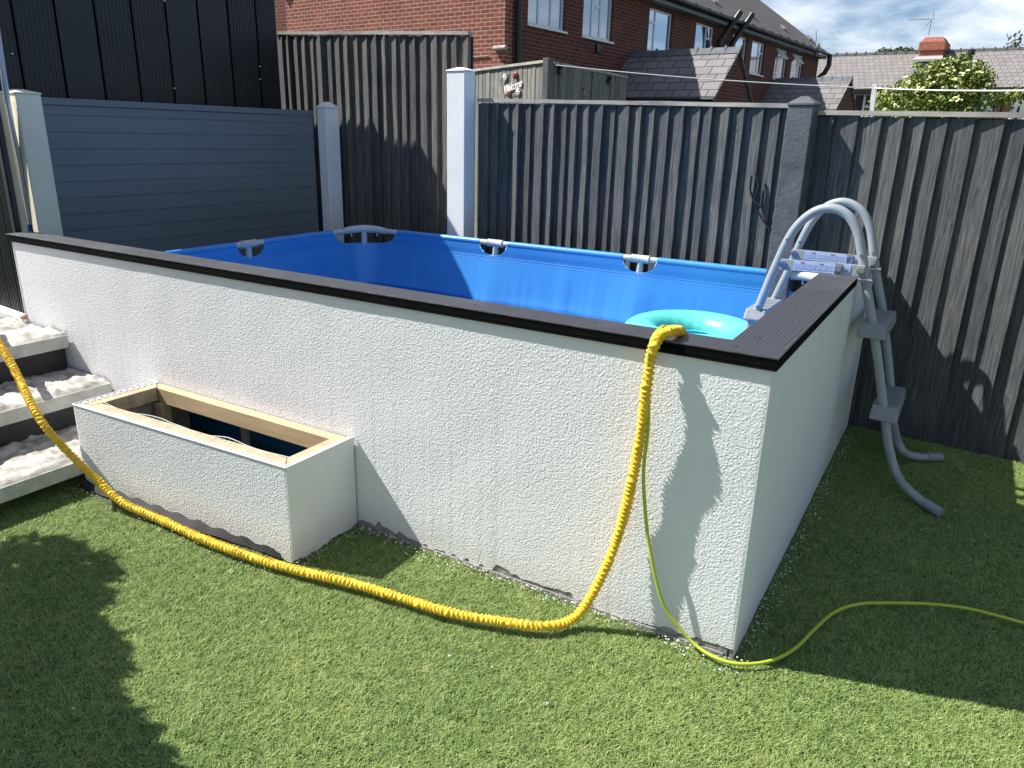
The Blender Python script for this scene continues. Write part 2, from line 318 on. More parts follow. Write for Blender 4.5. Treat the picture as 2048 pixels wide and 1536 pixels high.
M['upvc'] = simple('white_upvc_frame', (.80, .81, .82), .35, .03); M['glass'] = m_glass('reflecting_window_glass'); M['curtain'] = m_glass('net_curtained_glass', (.38, .45, .54), .22); M['glassd'] = m_glass('dark_window_glass', (.03, .04, .05), .35)
M['gutter'] = simple('black_plastic_pipe', (.012, .012, .014), .4); M['fascia'] = simple('blue_grey_fascia', (.20, .23, .27), .7); M['ground'] = simple('dark_turf_backing', (.035, .05, .02), .95, .3, 8); M['lead'] = simple('pale_mortar_flashing', (.36, .34, .32), .9, .2, 8)
M['line'] = simple('white_plastic_line', (.85, .85, .83), .5, .02); M['polew'] = simple('white_painted_timber', (.72, .70, .66), .8, .12, 9); M['silver'] = simple('silver_telescopic_pole', (.62, .63, .66), .35, .05); M['blueg'] = simple('blue_rubber_grip', (.02, .10, .42), .5)
M['leaf'] = simple('elder_leaves', (.20, .26, .045), .55, .5, 5); M['leafd'] = simple('dark_hedge_leaves', (.05, .075, .02), .6, .4, 5); M['flower'] = simple('cream_elder_flowers', (.52, .52, .25), .8, .1); M['bark'] = simple('brown_bark', (.10, .075, .05), .9, .3, 20)
M['crumb'] = simple('white_render_crumbs', (.62, .61, .58), .95, .2, 50); M['membrane'] = simple('black_weed_membrane', (.022, .022, .024), .8, .5, 30, .5, 90); M['red_paint'] = simple('red_enamel', (.30, .07, .06), .5); M['white_paint'] = simple('white_enamel', (.72, .72, .66), .5)
M['orange_paint'] = simple('orange_enamel', (.55, .28, .17), .5); M['dish'] = simple('grey_dish', (.35, .36, .36), .6); M['turf'] = m_grass(); M['black_plastic'] = simple('black_painted_metal', (.01, .01, .011), .5)

# ------------------------------------------------------------------ ground and turf
b = MB(); b.add([(-160, -60, 0), (160, -60, 0), (160, 260, 0), (-160, 260, 0)], [(0, 1, 2, 3)]); b.build('ground', M['ground'], kind='structure', label='dark ground under and beyond the artificial lawn')
def turf():
    T = .5; n = 26000
    x = (rng.random(n)-.5)*T; y = (rng.random(n)-.5)*T
    cl = vnoise(x*40+50, y*40+50, 3)
    h = .013+.0085*rng.random(n)+.005*(cl-.5); a = rng.random(n)*2*np.pi; wd = .00065+.00042*rng.random(n)
    lean = (.25+.95*rng.random(n))*h; a2 = a+rng.normal(0, .9, n)
    dxn, dyn = np.cos(a), np.sin(a); px, py = -dyn*wd, dxn*wd; bx, by = np.cos(a2), np.sin(a2)
    V = np.zeros((n, 7, 3)); ts = [0, .4, .78, 1.0]; ws = [1, .9, .6, 0]
    for k, (tt, ww) in enumerate(zip(ts, ws)):
        cxx = x+dxn*lean*tt**1.6*.6+bx*lean*max(0, tt-.4)*.9; cyy = y+dyn*lean*tt**1.6*.6+by*lean*max(0, tt-.4)*.9; czz = h*(tt-.28*tt*tt)
        if k < 3:
            V[:, 2*k] = np.stack([cxx-px*ww, cyy-py*ww, czz], 1); V[:, 2*k+1] = np.stack([cxx+px*ww, cyy+py*ww, czz], 1)
        else: V[:, 6] = np.stack([cxx, cyy, czz], 1)
    o = (np.arange(n)*7)[:, None]
    F = np.concatenate([o+np.array([[0, 1, 3]]), o+np.array([[0, 3, 2]]), o+np.array([[2, 3, 5]]), o+np.array([[2, 5, 4]]), o+np.array([[4, 5, 6]])], 0)
    V = V.reshape(-1, 3); me_o = npmesh('grass', V, F, M['turf'], smooth=True, label='short green artificial turf covering the yard', kind='stuff')
    at = me_o.data.attributes.new('rnd', 'FLOAT', 'POINT'); r_ = np.clip(rng.normal(.5, .22, n)+.25*(cl-.5), 0, 1); at.data.foreach_set('value', np.repeat(r_, 7).astype(np.float32))
    me_o.location = (0, 0, 0)
    me_o.data.transform(Matrix.Translation((0, 0, 0)))
    g = bpy.data.node_groups.new('turf_tiles', 'GeometryNodeTree'); g.interface.new_socket('Geometry', in_out='INPUT', socket_type='NodeSocketGeometry'); g.interface.new_socket('Geometry', in_out='OUTPUT', socket_type='NodeSocketGeometry')
    gi = g.nodes.new('NodeGroupInput'); go = g.nodes.new('NodeGroupOutput'); nx, ny = 14, 12
    gr = g.nodes.new('GeometryNodeMeshGrid'); gr.inputs['Size X'].default_value = (nx-1)*T; gr.inputs['Size Y'].default_value = (ny-1)*T; gr.inputs['Vertices X'].default_value = nx; gr.inputs['Vertices Y'].default_value = ny
    st = g.nodes.new('GeometryNodeTransform'); st.inputs['Translation'].default_value = (-5.0+(nx-1)*T/2+.25, 4.56-(ny-1)*T/2-.25, .002)
    ip = g.nodes.new('GeometryNodeInstanceOnPoints'); rv = g.nodes.new('FunctionNodeRandomValue'); rv.data_type = 'INT'
    for s_ in rv.inputs:
        if s_.name == 'Max' and s_.type == 'INT': s_.default_value = 3
        if s_.name == 'Min' and s_.type == 'INT': s_.default_value = 0
    mu = g.nodes.new('ShaderNodeMath'); mu.operation = 'MULTIPLY'; mu.inputs[1].default_value = math.pi/2
    outi = [s_ for s_ in rv.outputs if s_.type == 'INT'][0]; g.links.new(outi, mu.inputs[0])
    cb = g.nodes.new('ShaderNodeCombineXYZ'); g.links.new(mu.outputs[0], cb.inputs[2])
    g.links.new(gr.outputs['Mesh'], st.inputs['Geometry']); g.links.new(st.outputs[0], ip.inputs['Points']); g.links.new(gi.outputs[0], ip.inputs['Instance'])
    g.links.new(cb.outputs[0], ip.inputs['Rotation']); g.links.new(ip.outputs[0], go.inputs[0])
    md = me_o.modifiers.new('tiles', 'NODES'); md.node_group = g
turf()

# ------------------------------------------------------------------ rendered pool wall
def rough_face(name, A, B, z0, z1, mat, parent, step=.002, amp=.00085, hole=None, seed=5, top_in=None, bottom_noise=0.0):
    """displaced roughcast sheet from A to B (plan points), normal to the right of A->B reversed (faces viewer)"""
    A = Vector(A); B = Vector(B); Lx = (B-A).length; d = (B-A).normalized(); nrm = Vector((d.y, -d.x, 0))
    nu = int(Lx/step)+1; nv = int((z1-z0)/step)+1
    U, Z = np.meshgrid(np.linspace(0, Lx, nu), np.linspace(z0, z1, nv), indexing='ij')
    h = vnoise(U*190+3, Z*190+7, seed)*.5+vnoise(U*330+13, Z*330+5, seed+1)*.5
    wx, wz = (vnoise(U*60, Z*60, seed+8)-.5)*1.2, (vnoise(U*60+9, Z*60, seed+9)-.5)*1.2; h = pebble(U*185+wx, Z*185+wz, seed)*.75+(h-.3)*.5; big = vnoise(U*6, Z*6, seed+2)*.0015
    D = h*amp*1.6+big
    e = np.minimum(np.minimum(U, Lx-U), np.minimum(z1-Z, .02))/.01; D = D*np.clip(e, .15, 1)
    Zb = Z.copy()
    if bottom_noise:
        edge = (vnoise(U[:, :1]*9, U[:, :1]*0, seed+4)*.6+vnoise(U[:, :1]*45, U[:, :1]*0, seed+6)*.4)*bottom_noise
        Zb = z0+edge+(Z-z0)*(z1-z0-edge)/(z1-z0)
    V = np.stack([A.x+d.x*U+nrm.x*D, A.y+d.y*U+nrm.y*D, Zb], -1).reshape(-1, 3); F = gridfaces(nu, nv)
    if hole:
        c = V[F].mean(1); uu = (c[:, 0]-A.x)*d.x+(c[:, 1]-A.y)*d.y; k = ~((uu > hole[0]) & (uu < hole[1]) & (c[:, 2] < hole[2])); F = F[k]
    return npmesh(name, V, F, mat, parent, True)
UL = -3.985; ZT = 1.0; VE = 2.50
wall = thing('rendered_wall', 'long white textured-render wall enclosing the blue pool', 'wall', PO)
rough_face('front_render', P(UL, 0, 0), P(0, 0, 0), 0.0, ZT, M['render'], wall, bottom_noise=.075, hole=(abs(UL)-2.80, abs(UL)-1.66, .34))
rough_face('side_render', P(0, 0, 0), P(0, VE, 0), 0.0, ZT-.002, M['render'], wall, step=.005, amp=.0012, seed=40, bottom_noise=.02)
b = MB()
for (u0, u1, z0, z1) in ((UL+.002, -2.80, 0, ZT-.004), (-2.80, -1.66, .34, ZT-.004), (-1.66, -.115, 0, ZT-.004)): b.box(u0, u1, .012, .105, z0, z1, P)
b.box(-.110, -.012, .012, VE, 0, ZT-.006, P); b.build('wall_core', M['mortar'], wall)
b = MB(); b.box(UL-.002, -.02, .0015, .0115, .0, .09, P); b.box(-.0115, -.0015, .004, VE-.01, 0, .06, P); b.box(UL, -.03, -.006, .001, 0, .024, P); b.build('base_mortar', M['mortar'], wall)
b = MB(); b.box(UL-.004, UL+.0015, -.0035, .105, 0, ZT-.003, P); b.build('end_render', M['render'], wall)
# coping boards
def board(name, u0, u1, v0, v1, z1, along_v=False, label=None):
    b = MB(); b.box(u0, u1, v0, v1, z1-.0045, z1, P); top = b.build(name, M['deck'], cop, bevel=.0006, label=label)
    if along_v: pass
    return top
cop = thing('coping', 'charcoal woodgrain boards capping the white pool wall', 'coping', P(0, 0, ZT))
board('coping_board', UL-.03, .014, -.014, .118, 1.028)
# right coping: local frame turned so that the grain runs along it
rc = bpy.data.objects.new('coping_board', bpy.data.meshes.new('coping_board')); sc.collection.objects.link(rc); rc.parent = cop
b = MB(); b.box(.1182, 1.60, -.014, .152, 0.0087, .0132); rc.data.from_pydata([tuple(v) for v in b.v], [], b.f); rc.data.materials.append(M['deck'])
rc.matrix_basis = Matrix.Translation(P(0, 0, 1.0146)-P(0, 0, ZT)) @ Matrix.Rotation(AF+math.pi/2, 4, 'Z'); bv = rc.modifiers.new('bevel', 'BEVEL'); bv.width = .0006; rc['label'] = 'coping board along the short side with swirling grain'
b = MB()
for (a0, a1, e_) in ((ZT+.0005, 1.0085, .0), (1.0088, 1.0105, .007), (1.0108, 1.0140, .0005), (1.0143, 1.0160, .007), (1.0163, 1.0230, .001)):
    b.box(UL-.03+e_, .0135-e_, -.0135+e_, .1165, a0, a1, P); b.box(-.150, .0135-e_, .1168, 1.598, a0, a1, P)
b.box(UL-.029, .0125, -.0125, -.0045, .989, ZT+.0003, P); b.box(.0045, .0125, -.0043, 1.598, .989, ZT+.0003, P)
b.build('coping_edge', M['decklow'], cop)
b = MB()
for i in range(9): b.tube([P(-.12-i*.46, .05+.012*(i % 2), 1.0285), P(-.12-i*.46, .05+.012*(i % 2), 1.0292)], .004, 8)
for v in (.2, .75, 1.3): b.tube([P(-.09, v, 1.0285), P(-.09, v, 1.0292)], .004, 8)
b.build_each('screw_head', M['black_plastic'], cop)

# ------------------------------------------------------------------ pool
RZ = .855; U0, U1, V0, V1 = -3.74, -.22, .20, 2.50; CR = .20; WATER = .455
pool = thing('frame_pool', 'rectangular blue frame pool set inside the white wall', 'pool', P((U0+U1)/2, (V0+V1)/2, 0))
def perim(off=0.0, n=12):
    """rounded rectangle path, list of (point2, normal, s)"""
    pts = []; r = CR; u0, u1, v0, v1 = U0-off, U1+off, V0-off, V1+off; rr = r+off
    cs = [((u0+rr, v0+rr), 180), ((u1-rr, v0+rr), 270), ((u1-rr, v1-rr), 0), ((u0+rr, v1-rr), 90)]
    segs = []
    for k, ((cu, cv), a0) in enumerate(cs):
        for i in range(n+1):
            a = R(a0+90*i/n); segs.append((cu+rr*math.cos(a), cv+rr*math.sin(a)))
        nx = cs[(k+1) % 4]; a = R(nx[1]); q = (nx[0][0]+rr*math.cos(a), nx[0][1]+rr*math.sin(a)); p = segs[-1]
        d = math.hypot(q[0]-p[0], q[1]-p[1]); m_ = max(2, int(d/.02))
        for i in range(1, m_): segs.append((p[0]+(q[0]-p[0])*i/m_, p[1]+(q[1]-p[1])*i/m_))
    return segs
path = perim(); K = len(path); pa = np.array(path)
seg = np.hypot(*(np.roll(pa, -1, 0)-pa).T); S = np.concatenate([[0], np.cumsum(seg)[:-1]])
tan = np.roll(pa, -1, 0)-np.roll(pa, 1, 0); tan /= np.hypot(*tan.T)[:, None]; nrm = np.stack([-tan[:, 1], tan[:, 0]], 1)   # inward
def s_near(u, v): return S[np.argmin((pa[:, 0]-u)**2+(pa[:, 1]-v)**2)]
tees = [(-2.49, V1), (-1.38, V1), (U0, 1.35), (-2.49, V0), (-1.38, V0), (U1, 1.35)]
dg = CR*(1-math.sqrt(.5)); corners = [(U0+dg, V1-dg), (U1-dg, V1-dg), (U0+dg, V0+dg), (U1-dg, V0+dg)]
TOT = seg.sum(); cut = np.zeros(K)
def dist(s0): d = np.abs(S-s0); return np.minimum(d, TOT-d)
for (u, v) in tees:
    q = dist(s_near(u, v))/.115; cut = np.maximum(cut, np.where(q < 1, .085*np.sqrt(np.clip(1-q**2.4, 0, 1)), 0))
for (u, v) in corners:
    q = dist(s_near(u, v))/.30; cut = np.maximum(cut, np.where(q < 1, .095*np.clip(1-q**4, 0, 1)**.5, 0))
sup = sorted([s_near(*t) for t in tees+corners])
ph = np.zeros(K)
for i in range(len(sup)):
    a = sup[i]; c = sup[(i+1) % len(sup)]; Lg = (c-a) % TOT; x = ((S-a) % TOT); k = x < Lg; ph[k] = np.sin(np.pi*x[k]/Lg)**.8
rows = []
zs = np.concatenate([np.linspace(RZ, .765, 9), np.linspace(.755, WATER, 16)[0:], np.linspace(WATER-.03, .03, 8)])
for z in zs:
    zz_ = np.full(K, z); top = RZ-cut
    frac = (RZ-z)/(RZ-.03)
    zz_ = np.minimum(z, top-frac*.0) if z > .755 else zz_
    inw = np.where(zz_ > .76, .019, .019+.085*np.clip((.76-zz_)/.33, 0, 1)) - ph*.032*np.clip((.80-zz_)/.3, 0, 1)
    wr = (vnoise(S*9+2, zz_*1.2+4, 21)-.5)*.008*np.clip((.80-zz_)/.2, 0, 1)+(vnoise(S*31+2, zz_*2.2+4, 22)-.5)*.004*np.clip((.80-zz_)/.2, 0, 1)
    inw = inw+wr
    uu = pa[:, 0]+nrm[:, 0]*inw; vv = pa[:, 1]+nrm[:, 1]*inw
    rows.append(np.stack([PO.x+PU.x*uu+PV.x*vv, PO.y+PU.y*uu+PV.y*vv, zz_], 1))
nz = len(zs); V = np.stack(rows, 1)          # K, nz, 3
V = np.concatenate([V, V[:1]], 0); F = gridfaces(K+1, nz)
Vf = V.reshape(-1, 3); cf = Vf[F]; area = np.linalg.norm(np.cross(cf[:, 1]-cf[:, 0], cf[:, 3]-cf[:, 0]), axis=1)+np.linalg.norm(np.cross(cf[:, 3]-cf[:, 2], cf[:, 1]-cf[:, 2]), axis=1); F = F[area > 1e-7]
lin = npmesh('liner', Vf, F, M['liner'], pool, True, 50)
sd = lin.modifiers.new('thickness', 'SOLIDIFY'); sd.thickness = .0025; sd.offset = -1
b = MB(); i0 = [tuple(P(pa[i, 0]+nrm[i, 0]*.1, pa[i, 1]+nrm[i, 1]*.1, .032)) for i in range(0, K, 3)]; b.add(i0, [tuple(range(len(i0)))]); b.build('liner_floor', M['liner'], pool)
# seams: welded bands
b = MB()
zi = int(np.argmin(abs(zs-.755)))
for (zi_, r_) in ((zi, .0022), (int(np.argmin(abs(zs-.735))), .0014)):
    b.tube([V[i % K, zi_] for i in range(0, K, 2)], r_, 6, closed=True)
b.build('welded_seam', M['liner'], pool)
b = MB(); b.tube([P(q[0], q[1], RZ) for q in path], .0195, 14, closed=True); b.build('top_rail', M['pipe'], pool)
b = MB(); i = 0; run = []
open_ = cut > .004
start = int(np.argmax(open_)); order = [(start+k) % K for k in range(K+1)]
for k in order:
    if not open_[k]: run.append(k)
    elif len(run) > 3: b.tube([P(pa[j, 0], pa[j, 1], RZ) for j in run], .0228, 16, cap=False); run = []
    else: run = []
b.build_each('sleeve', M['liner'], pool)
for (u, v) in tees:
    b = MB(); du, dv = (1, 0) if abs(v-V0) < .01 or abs(v-V1) < .01 else (0, 1)
    b.tube([P(u-.062*du, v-.062*dv, RZ), P(u-.055*du, v-.055*dv, RZ), P(u+.055*du, v+.055*dv, RZ), P(u+.062*du, v+.062*dv, RZ)], [.0285, .0262, .0262, .0285], 16)
    b.tube([P(u, v, RZ), P(u, v, RZ-.07)], .021, 14); b.build('tee_joint', M['pipe'], pool)
    ou = -.0 if du else (.0); n_ = (0, 1) if abs(v-V1) < .01 else (0, -1) if abs(v-V0) < .01 else ((-1, 0) if u < -2 else (1, 0))
    b = MB(); b.tube([P(u, v, RZ-.05), P(u+n_[0]*.03, v+n_[1]*.015, .02)], .022, 12); b.build('leg', M['pipe'], pool)
for (u, v) in corners:
    s0 = s_near(u, v); idx = sorted([k for k in range(K) if dist(s0)[k] < .19], key=lambda k: ((S[k]-s0+TOT/2) % TOT))
    b = MB(); n = len(idx); pts = [P(pa[k, 0], pa[k, 1], RZ+.010*math.sin(math.pi*i/(n-1))) for i, k in enumerate(idx)]
    b.tube(pts, [.025+.005*math.sin(math.pi*i/(n-1)) for i in range(n)], 14); c_ = Vector(pts[n//2]); 
    b.tube([c_, c_-Vector((0, 0, RZ-.02))], .024, 12)
    for kk in (idx[3], idx[-4]): b.tube([P(pa[kk, 0], pa[kk, 1], RZ-.01), P(pa[kk, 0], pa[kk, 1], RZ-.045)], .006, 8)
    b.build('corner_joint', M['pipe'], pool)
wi = int(np.argmin(abs(zs-WATER))); b = MB(); ring_ = [tuple(Vector(V[i, wi])) for i in range(0, K, 2)]; b.add(ring_, [tuple(range(len(ring_)))])
b.build('water', M['water'], kind='structure', label='shallow clear water standing in the blue pool')

# swim ring
ringo = thing('swim_ring', 'turquoise inflatable ring floating in the pool corner', 'swim ring', P(-.80, 1.92, .45))
RC = P(-.81, 1.90, .545); RM, RT = .288, .102
b = MB(); n = 64; k = 24; vs = []
for i in range(n):
    a = 2*math.pi*i/n
    for j in range(k):
        t = 2*math.pi*j/k; rr = RM+RT*1.08*math.cos(t)+(.002*math.sin(a*20)*(1 if math.cos(t) < -.3 else 0)); vs.append(RC+Vector((rr*math.cos(a), rr*math.sin(a), RT*.92*math.sin(t))))
b.add(vs, [(i*k+j, ((i+1) % n)*k+j, ((i+1) % n)*k+(j+1) % k, i*k+(j+1) % k) for i in range(n) for j in range(k)], True); b.build('inflated_tube', M['ring'], ringo)
b = MB(); b.tube([RC+Vector(((RM-RT*1.085)*math.cos(2*math.pi*i/48), (RM-RT*1.085)*math.sin(2*math.pi*i/48), 0)) for i in range(48)], .004, 6, closed=True); b.build('weld_seam', M['ring'], ringo)
b = MB(); vp = RC+Vector((RM+.09, -.02, .07)); b.tube([vp, vp+Vector((.02, -.004, .03))], [.016, .012], 10); b.build('valve', M['ring'], ringo)

# ------------------------------------------------------------------ ladder
lad = thing('pool_ladder', 'grey A-frame pool ladder straddling the wall by the fence', 'ladder', (-.6, 4.0, 0))
def cat(pts, n=6):
    pts = [Vector(p) for p in pts]; out = []
    e = [pts[0]*2-pts[1]]+pts+[pts[-1]*2-pts[-2]]
    for i in range(1, len(e)-2):
        for k in range(n):
            t = k/n; p0, p1, p2, p3 = e[i-1:i+3]
            out.append(.5*((2*p1)+(p2-p0)*t+(2*p0-5*p1+4*p2-p3)*t*t+(3*p1-p0-3*p2+p3)*t*t*t))
    out.append(pts[-1]); return out
YN, YF = 3.76, 4.30
near_px = [(1500, 650), (1518, 612), (1548, 540), (1577, 478), (1603, 443), (1635, 421), (1668, 417), (1697, 432), (1716, 466), (1724, 510), (1731, 560), (1740, 615), (1745, 645)]
far_px = [(1537, 625), (1552, 592), (1578, 538), (1602, 483), (1626, 440), (1655, 412), (1690, 404), (1722, 421), (1740, 455), (1747, 505), (1755, 560), (1763, 605), (1766, 625)]
near_lo = [(1745, 645), (1756, 720), (1764, 790), (1771, 842), (1778, 895), (1792, 945), (1815, 980), (1845, 1004), (1866, 1017)]
far_lo = [(1766, 625), (1776, 710), (1783, 790), (1788, 850), (1796, 885), (1812, 906), (1840, 916), (1868, 914)]
def railpts(px, Y):
    return [at_y(x, y, Y) for x, y in px]
for up_, lo_, Y in ((near_px, near_lo, YN), (far_px, far_lo, YF)):
    a = railpts(up_, Y); c_ = railpts(lo_, Y)
    zmin = min(p.z for p in c_)
    if Y == YN: c_[-3:] = [at_z(1815, 978, .07), at_z(1845, 1003, .045), at_z(1866, 1016, .036)]
    else: c_[-4:] = [at_z(1800, 893, .10), at_z(1815, 908, .055), at_z(1840, 914, .036), at_z(1868, 914, .036)]
    zt = a[0]; a = [zt+Vector((-.02, 0, -.38))]+a
    b = MB(); b.tube(cat(a), .0215, 16); b.build('handrail', M['rail'], lad)
    b = MB(); b.tube(cat(c_), .0205, 16); b.build('outer_leg', M['rail'], lad)
    tip = c_[-1]; d = (c_[-1]-c_[-2]).normalized(); b = MB()
    b.tube([tip-d*.04+d*i*.008 for i in range(11)], [.0225 if i % 2 else .0245 for i in range(11)], 14); b.build('ribbed_foot', M['tread'], lad)
    b = MB()
    for q in ((1, .5), (3, .45), (9, .5), (10, .4)):
        p = Vector(railpts(up_, Y)[q[0]]); b.tube([p+Vector((0, -.018, 0)), p+Vector((0, -.027, 0))], [.008, .006], 10)
    b.build_each('bolt', M['chrome'], lad)
def tread(p, q, w_, h, name='step'):
    """moulded plastic step from p to q"""
    p, q = Vector(p), Vector(q); d = (q-p).normalized(); sd_ = Vector((d.y, -d.x, 0)); e = .05
    P0 = p-d*e; P1 = q+d*e; z0 = Vector((0, 0, -h/2)); z1 = Vector((0, 0, h/2))
    bt = [P0-sd_*w_/2+z0, P1-sd_*w_/2+z0, P1+sd_*w_/2+z0, P0+sd_*w_/2+z0]
    if (bt[1]-bt[0]).cross(bt[2]-bt[1]).z < 0: bt = bt[::-1]
    cc = sum(bt, Vector())/4; tp = [cc+(v-cc)*.90+Vector((0, 0, h)) for v in bt]
    b = MB(); b.hexa(bt, tp); o = b.build(name, M['tread'], lad, bevel=.008)
    b = MB()
    for i in range(5):
        t = .2+.15*i; c_ = p.lerp(q, t)+Vector((0, 0, h/2+.001)); b.hexa([c_-sd_*w_*.3-d*.01, c_+sd_*w_*.3-d*.01, c_+sd_*w_*.3+d*.01, c_-sd_*w_*.3+d*.01][::-1], [v+Vector((0, 0, .002)) for v in [c_-sd_*w_*.3-d*.01, c_+sd_*w_*.3-d*.01, c_+sd_*w_*.3+d*.01, c_-sd_*w_*.3+d*.01][::-1]])
    b.build_each('grip_rib', M['tread'], o.parent)
tread(at_y(1745, 660, YN), at_y(1767, 633, YF), .125, .072)
tread(at_y(1769, 825, YN), at_y(1786, 785, YF), .125, .072)
tread(at_y(1512, 628, YN), at_y(1546, 606, YF), .11, .055)
t0 = at_y(1512, 628, YN)+Vector((-.05, 0, -.25)); t1 = at_y(1546, 606, YF)+Vector((-.05, 0, -.25)); tread(t0, t1, .11, .055)
for (pa_, pb_, Y, sgn) in (((1568, 529), (1722, 542), YN, -1), ((1590, 508), (1745, 524), YF, -1)):
    a, c_ = at_y(*pa_, Y+.03*sgn), at_y(*pb_, Y+.03*sgn); d = (c_-a).normalized(); upv = Vector((0, 0, 1)); yv = Vector((0, 1, 0)); h = .027
    def q(t, s, yo): return a.lerp(c_, t)+upv*s*h+yv*yo
    def slab(b, t0, t1, s0, s1, y0, y1): b.hexa([q(t0, s0, y0), q(t1, s0, y0), q(t1, s0, y1), q(t0, s0, y1)], [q(t0, s1, y0), q(t1, s1, y0), q(t1, s1, y1), q(t0, s1, y1)])
    b = MB(); slab(b, -.05, 1.05, -1, 1, -.006, .006); bar = b.build('locking_bar', M['bar'], lad, bevel=.003)
    b = MB(); slab(b, .14, .88, -.8, .8, -.0075, -.0062); b.build('warning_sticker', M['sticker'], bar) if 0 else b.build('warning_sticker', M['sticker'], lad)
    b = MB()
    for i in range(5): slab(b, .15+i*.148, .283+i*.148, -.45, .45, -.0088, -.0078)
    b.build('sticker_print', M['print'], lad)
    b = MB()
    for i in range(3): slab(b, .225+i*.25, .275+i*.25, .58, .72, -.0095, -.0078)
    b.build_each('sticker_heading', M['red'], lad)
    b = MB()
    for t in (0, 1.0):
        p = q(t, 0, -.006); b.tube([p, p+Vector((0, -.008, 0))], .017, 16); b.tube([p+Vector((0, -.008, 0)), p+Vector((0, -.014, 0))], .008, 10)
    b.build_each('washer', M['chrome'], lad)
    b = MB(); p = q(.73, 0, -.02); b.box(p.x-.014, p.x+.014, p.y-.012, p.y+.012, p.z-.045, p.z+.02); b.box(p.x-.02, p.x+.02, p.y-.004, p.y+.004, p.z+.0205, p.z+.028); b.build('latch', M['chrome'], lad, bevel=.003)
for p in (at_y(1733, 559, YN), at_y(1752, 537, YF)):
    b = MB(); b.tube([p-Vector((0, 0, .012)), p+Vector((0, 0, .012))], .0265, 16); b.tube([p+Vector((-.08, -.025, 0)), p+Vector((.03, -.03, 0))], .009, 10); b.build('pipe_clamp', M['chrome'], lad)

# ------------------------------------------------------------------ planter box
pl = thing('planter_box', 'white rendered planter box with bare pine rim built against the wall', 'planter', P(-2.2, -.2, 0))
TL, TR_, BL, BR = P(-2.86, -.418, 0), P(-1.588, -.366, 0), P(-2.86, -.006, 0), P(-1.588, -.006, 0)
rough_face('front_render', TL, TR_, .0, .415, M['render'], pl, seed=60, bottom_noise=.03)
rough_face('side_render', TR_, BR, .0, .413, M['render'], pl, seed=70, step=.006, amp=.002, bottom_noise=.03)
b = MB(); wd = .075
inL, inR = P(-2.86+wd, -.418+wd+.01, 0), P(-1.588-wd, -.366+wd, 0); ibL, ibR = P(-2.86+wd, -.058, 0), P(-1.588-wd, -.058, 0)
def z_(p, z): return Vector((p.x, p.y, z))
o_ = lambda p, c=Vector(((TL+TR_+BL+BR)/4)): p+(c-p).normalized()*.006
def walls(b, outer, inner, z0, z1):
    for i in range(len(outer)-1):
        a, c_, d, e = outer[i], outer[i+1], inner[i+1], inner[i]; b.hexa([z_(a, z0), z_(c_, z0), z_(d, z0), z_(e, z0)], [z_(a, z1), z_(c_, z1), z_(d, z1), z_(e, z1)])
oT, oR, oB, oBR = o_(TL), o_(TR_), o_(BL), o_(BR)
thin = [p+(Vector(((TL+TR_+BL+BR)/4))-p).normalized()*.045 for p in (TL, TR_)]
b.hexa([z_(oT, .01), z_(oR, .01), z_(thin[1], .01), z_(thin[0], .01)], [z_(oT, .37), z_(oR, .37), z_(thin[1], .37), z_(thin[0], .37)])
b.hexa([z_(oR, .01), z_(oBR, .01), z_(P(-1.63, -.01, 0), .01), z_(thin[1], .01)][::1], [z_(oR, .37), z_(oBR, .37), z_(P(-1.63, -.01, 0), .37), z_(thin[1], .37)])
b.hexa([z_(oB, .01), z_(oT, .01), z_(thin[0], .01), z_(P(-2.815, -.01, 0), .01)], [z_(oB, .37), z_(oT, .37), z_(thin[0], .37), z_(P(-2.815, -.01, 0), .37)])
b.build('wall_board', M['mortar'], pl)
b = MB(); b.hexa([z_(TL, .0), z_(oT, .0), z_(oB, .0), z_(BL, .0)][::-1], [z_(TL, .413), z_(oT, .413), z_(oB, .413), z_(BL, .413)][::-1]); b.build('side_board', M['render'], pl)
for name, q4, mt in (('rim_timber', (oT, oR, inR, inL), 'timberd'), ('rim_timber', (oR, oBR, ibR, inR), 'timberd'), ('rim_timber', (oBR, oB, ibL, ibR), 'timber'), ('rim_timber', (oB, oT, inL, ibL), 'timberd')):
    b = MB(); cc = sum(q4, Vector())/4; qq = [p+(cc-p).normalized()*.0015 for p in q4]; zt_ = .412 if mt == 'timberd' else .408; b.hexa([z_(p, .345 if mt == 'timberd' else .335) for p in qq], [z_(p, zt_) for p in qq]); b.build(name, M[mt], pl, bevel=.002)
b = MB()
for (u, v) in ((-2.775, -.05), (-1.70, -.05), (-1.70, -.27), (-2.775, -.31)): b.box(u-.03, u+.03, v-.025, v+.025, .0, .334, P)
b.build_each('corner_post', M['timber'], pl)
b = MB()      # perforated corner bead along the top edges
for A_, B_ in ((TL, TR_), (TR_, BR), (BL, TL)):
    A_ = z_(A_, .4165); B_ = z_(B_, .4165); Ln = (B_-A_).length; d = (B_-A_).normalized(); s_ = Vector((-d.y, d.x, 0)); s_ = s_ if s_.dot(Vector(((TL+TR_+BL+BR)/4))-A_) > 0 else -s_
    b.tube([A_-s_*.001, B_-s_*.001], .0035, 8)
    n = int(Ln/.03)
    for rr_, w_ in ((.009, .004), (.019, .003)):
        for i in range(n):
            c_ = A_+d*(i+.5)*Ln/n+s_*rr_-Vector((0, 0, .001)); b.box(0, 0, 0, 0, 0, 0) if 0 else b.hexa([c_-d*.011-s_*w_-Vector((0, 0, .003)), c_+d*.011-s_*w_-Vector((0, 0, .003)), c_+d*.011+s_*w_-Vector((0, 0, .003)), c_-d*.011+s_*w_-Vector((0, 0, .003))], [c_-d*.011-s_*w_, c_+d*.011-s_*w_, c_+d*.011+s_*w_, c_-d*.011+s_*w_])
b.build('corner_bead', M['upvc'], pl)
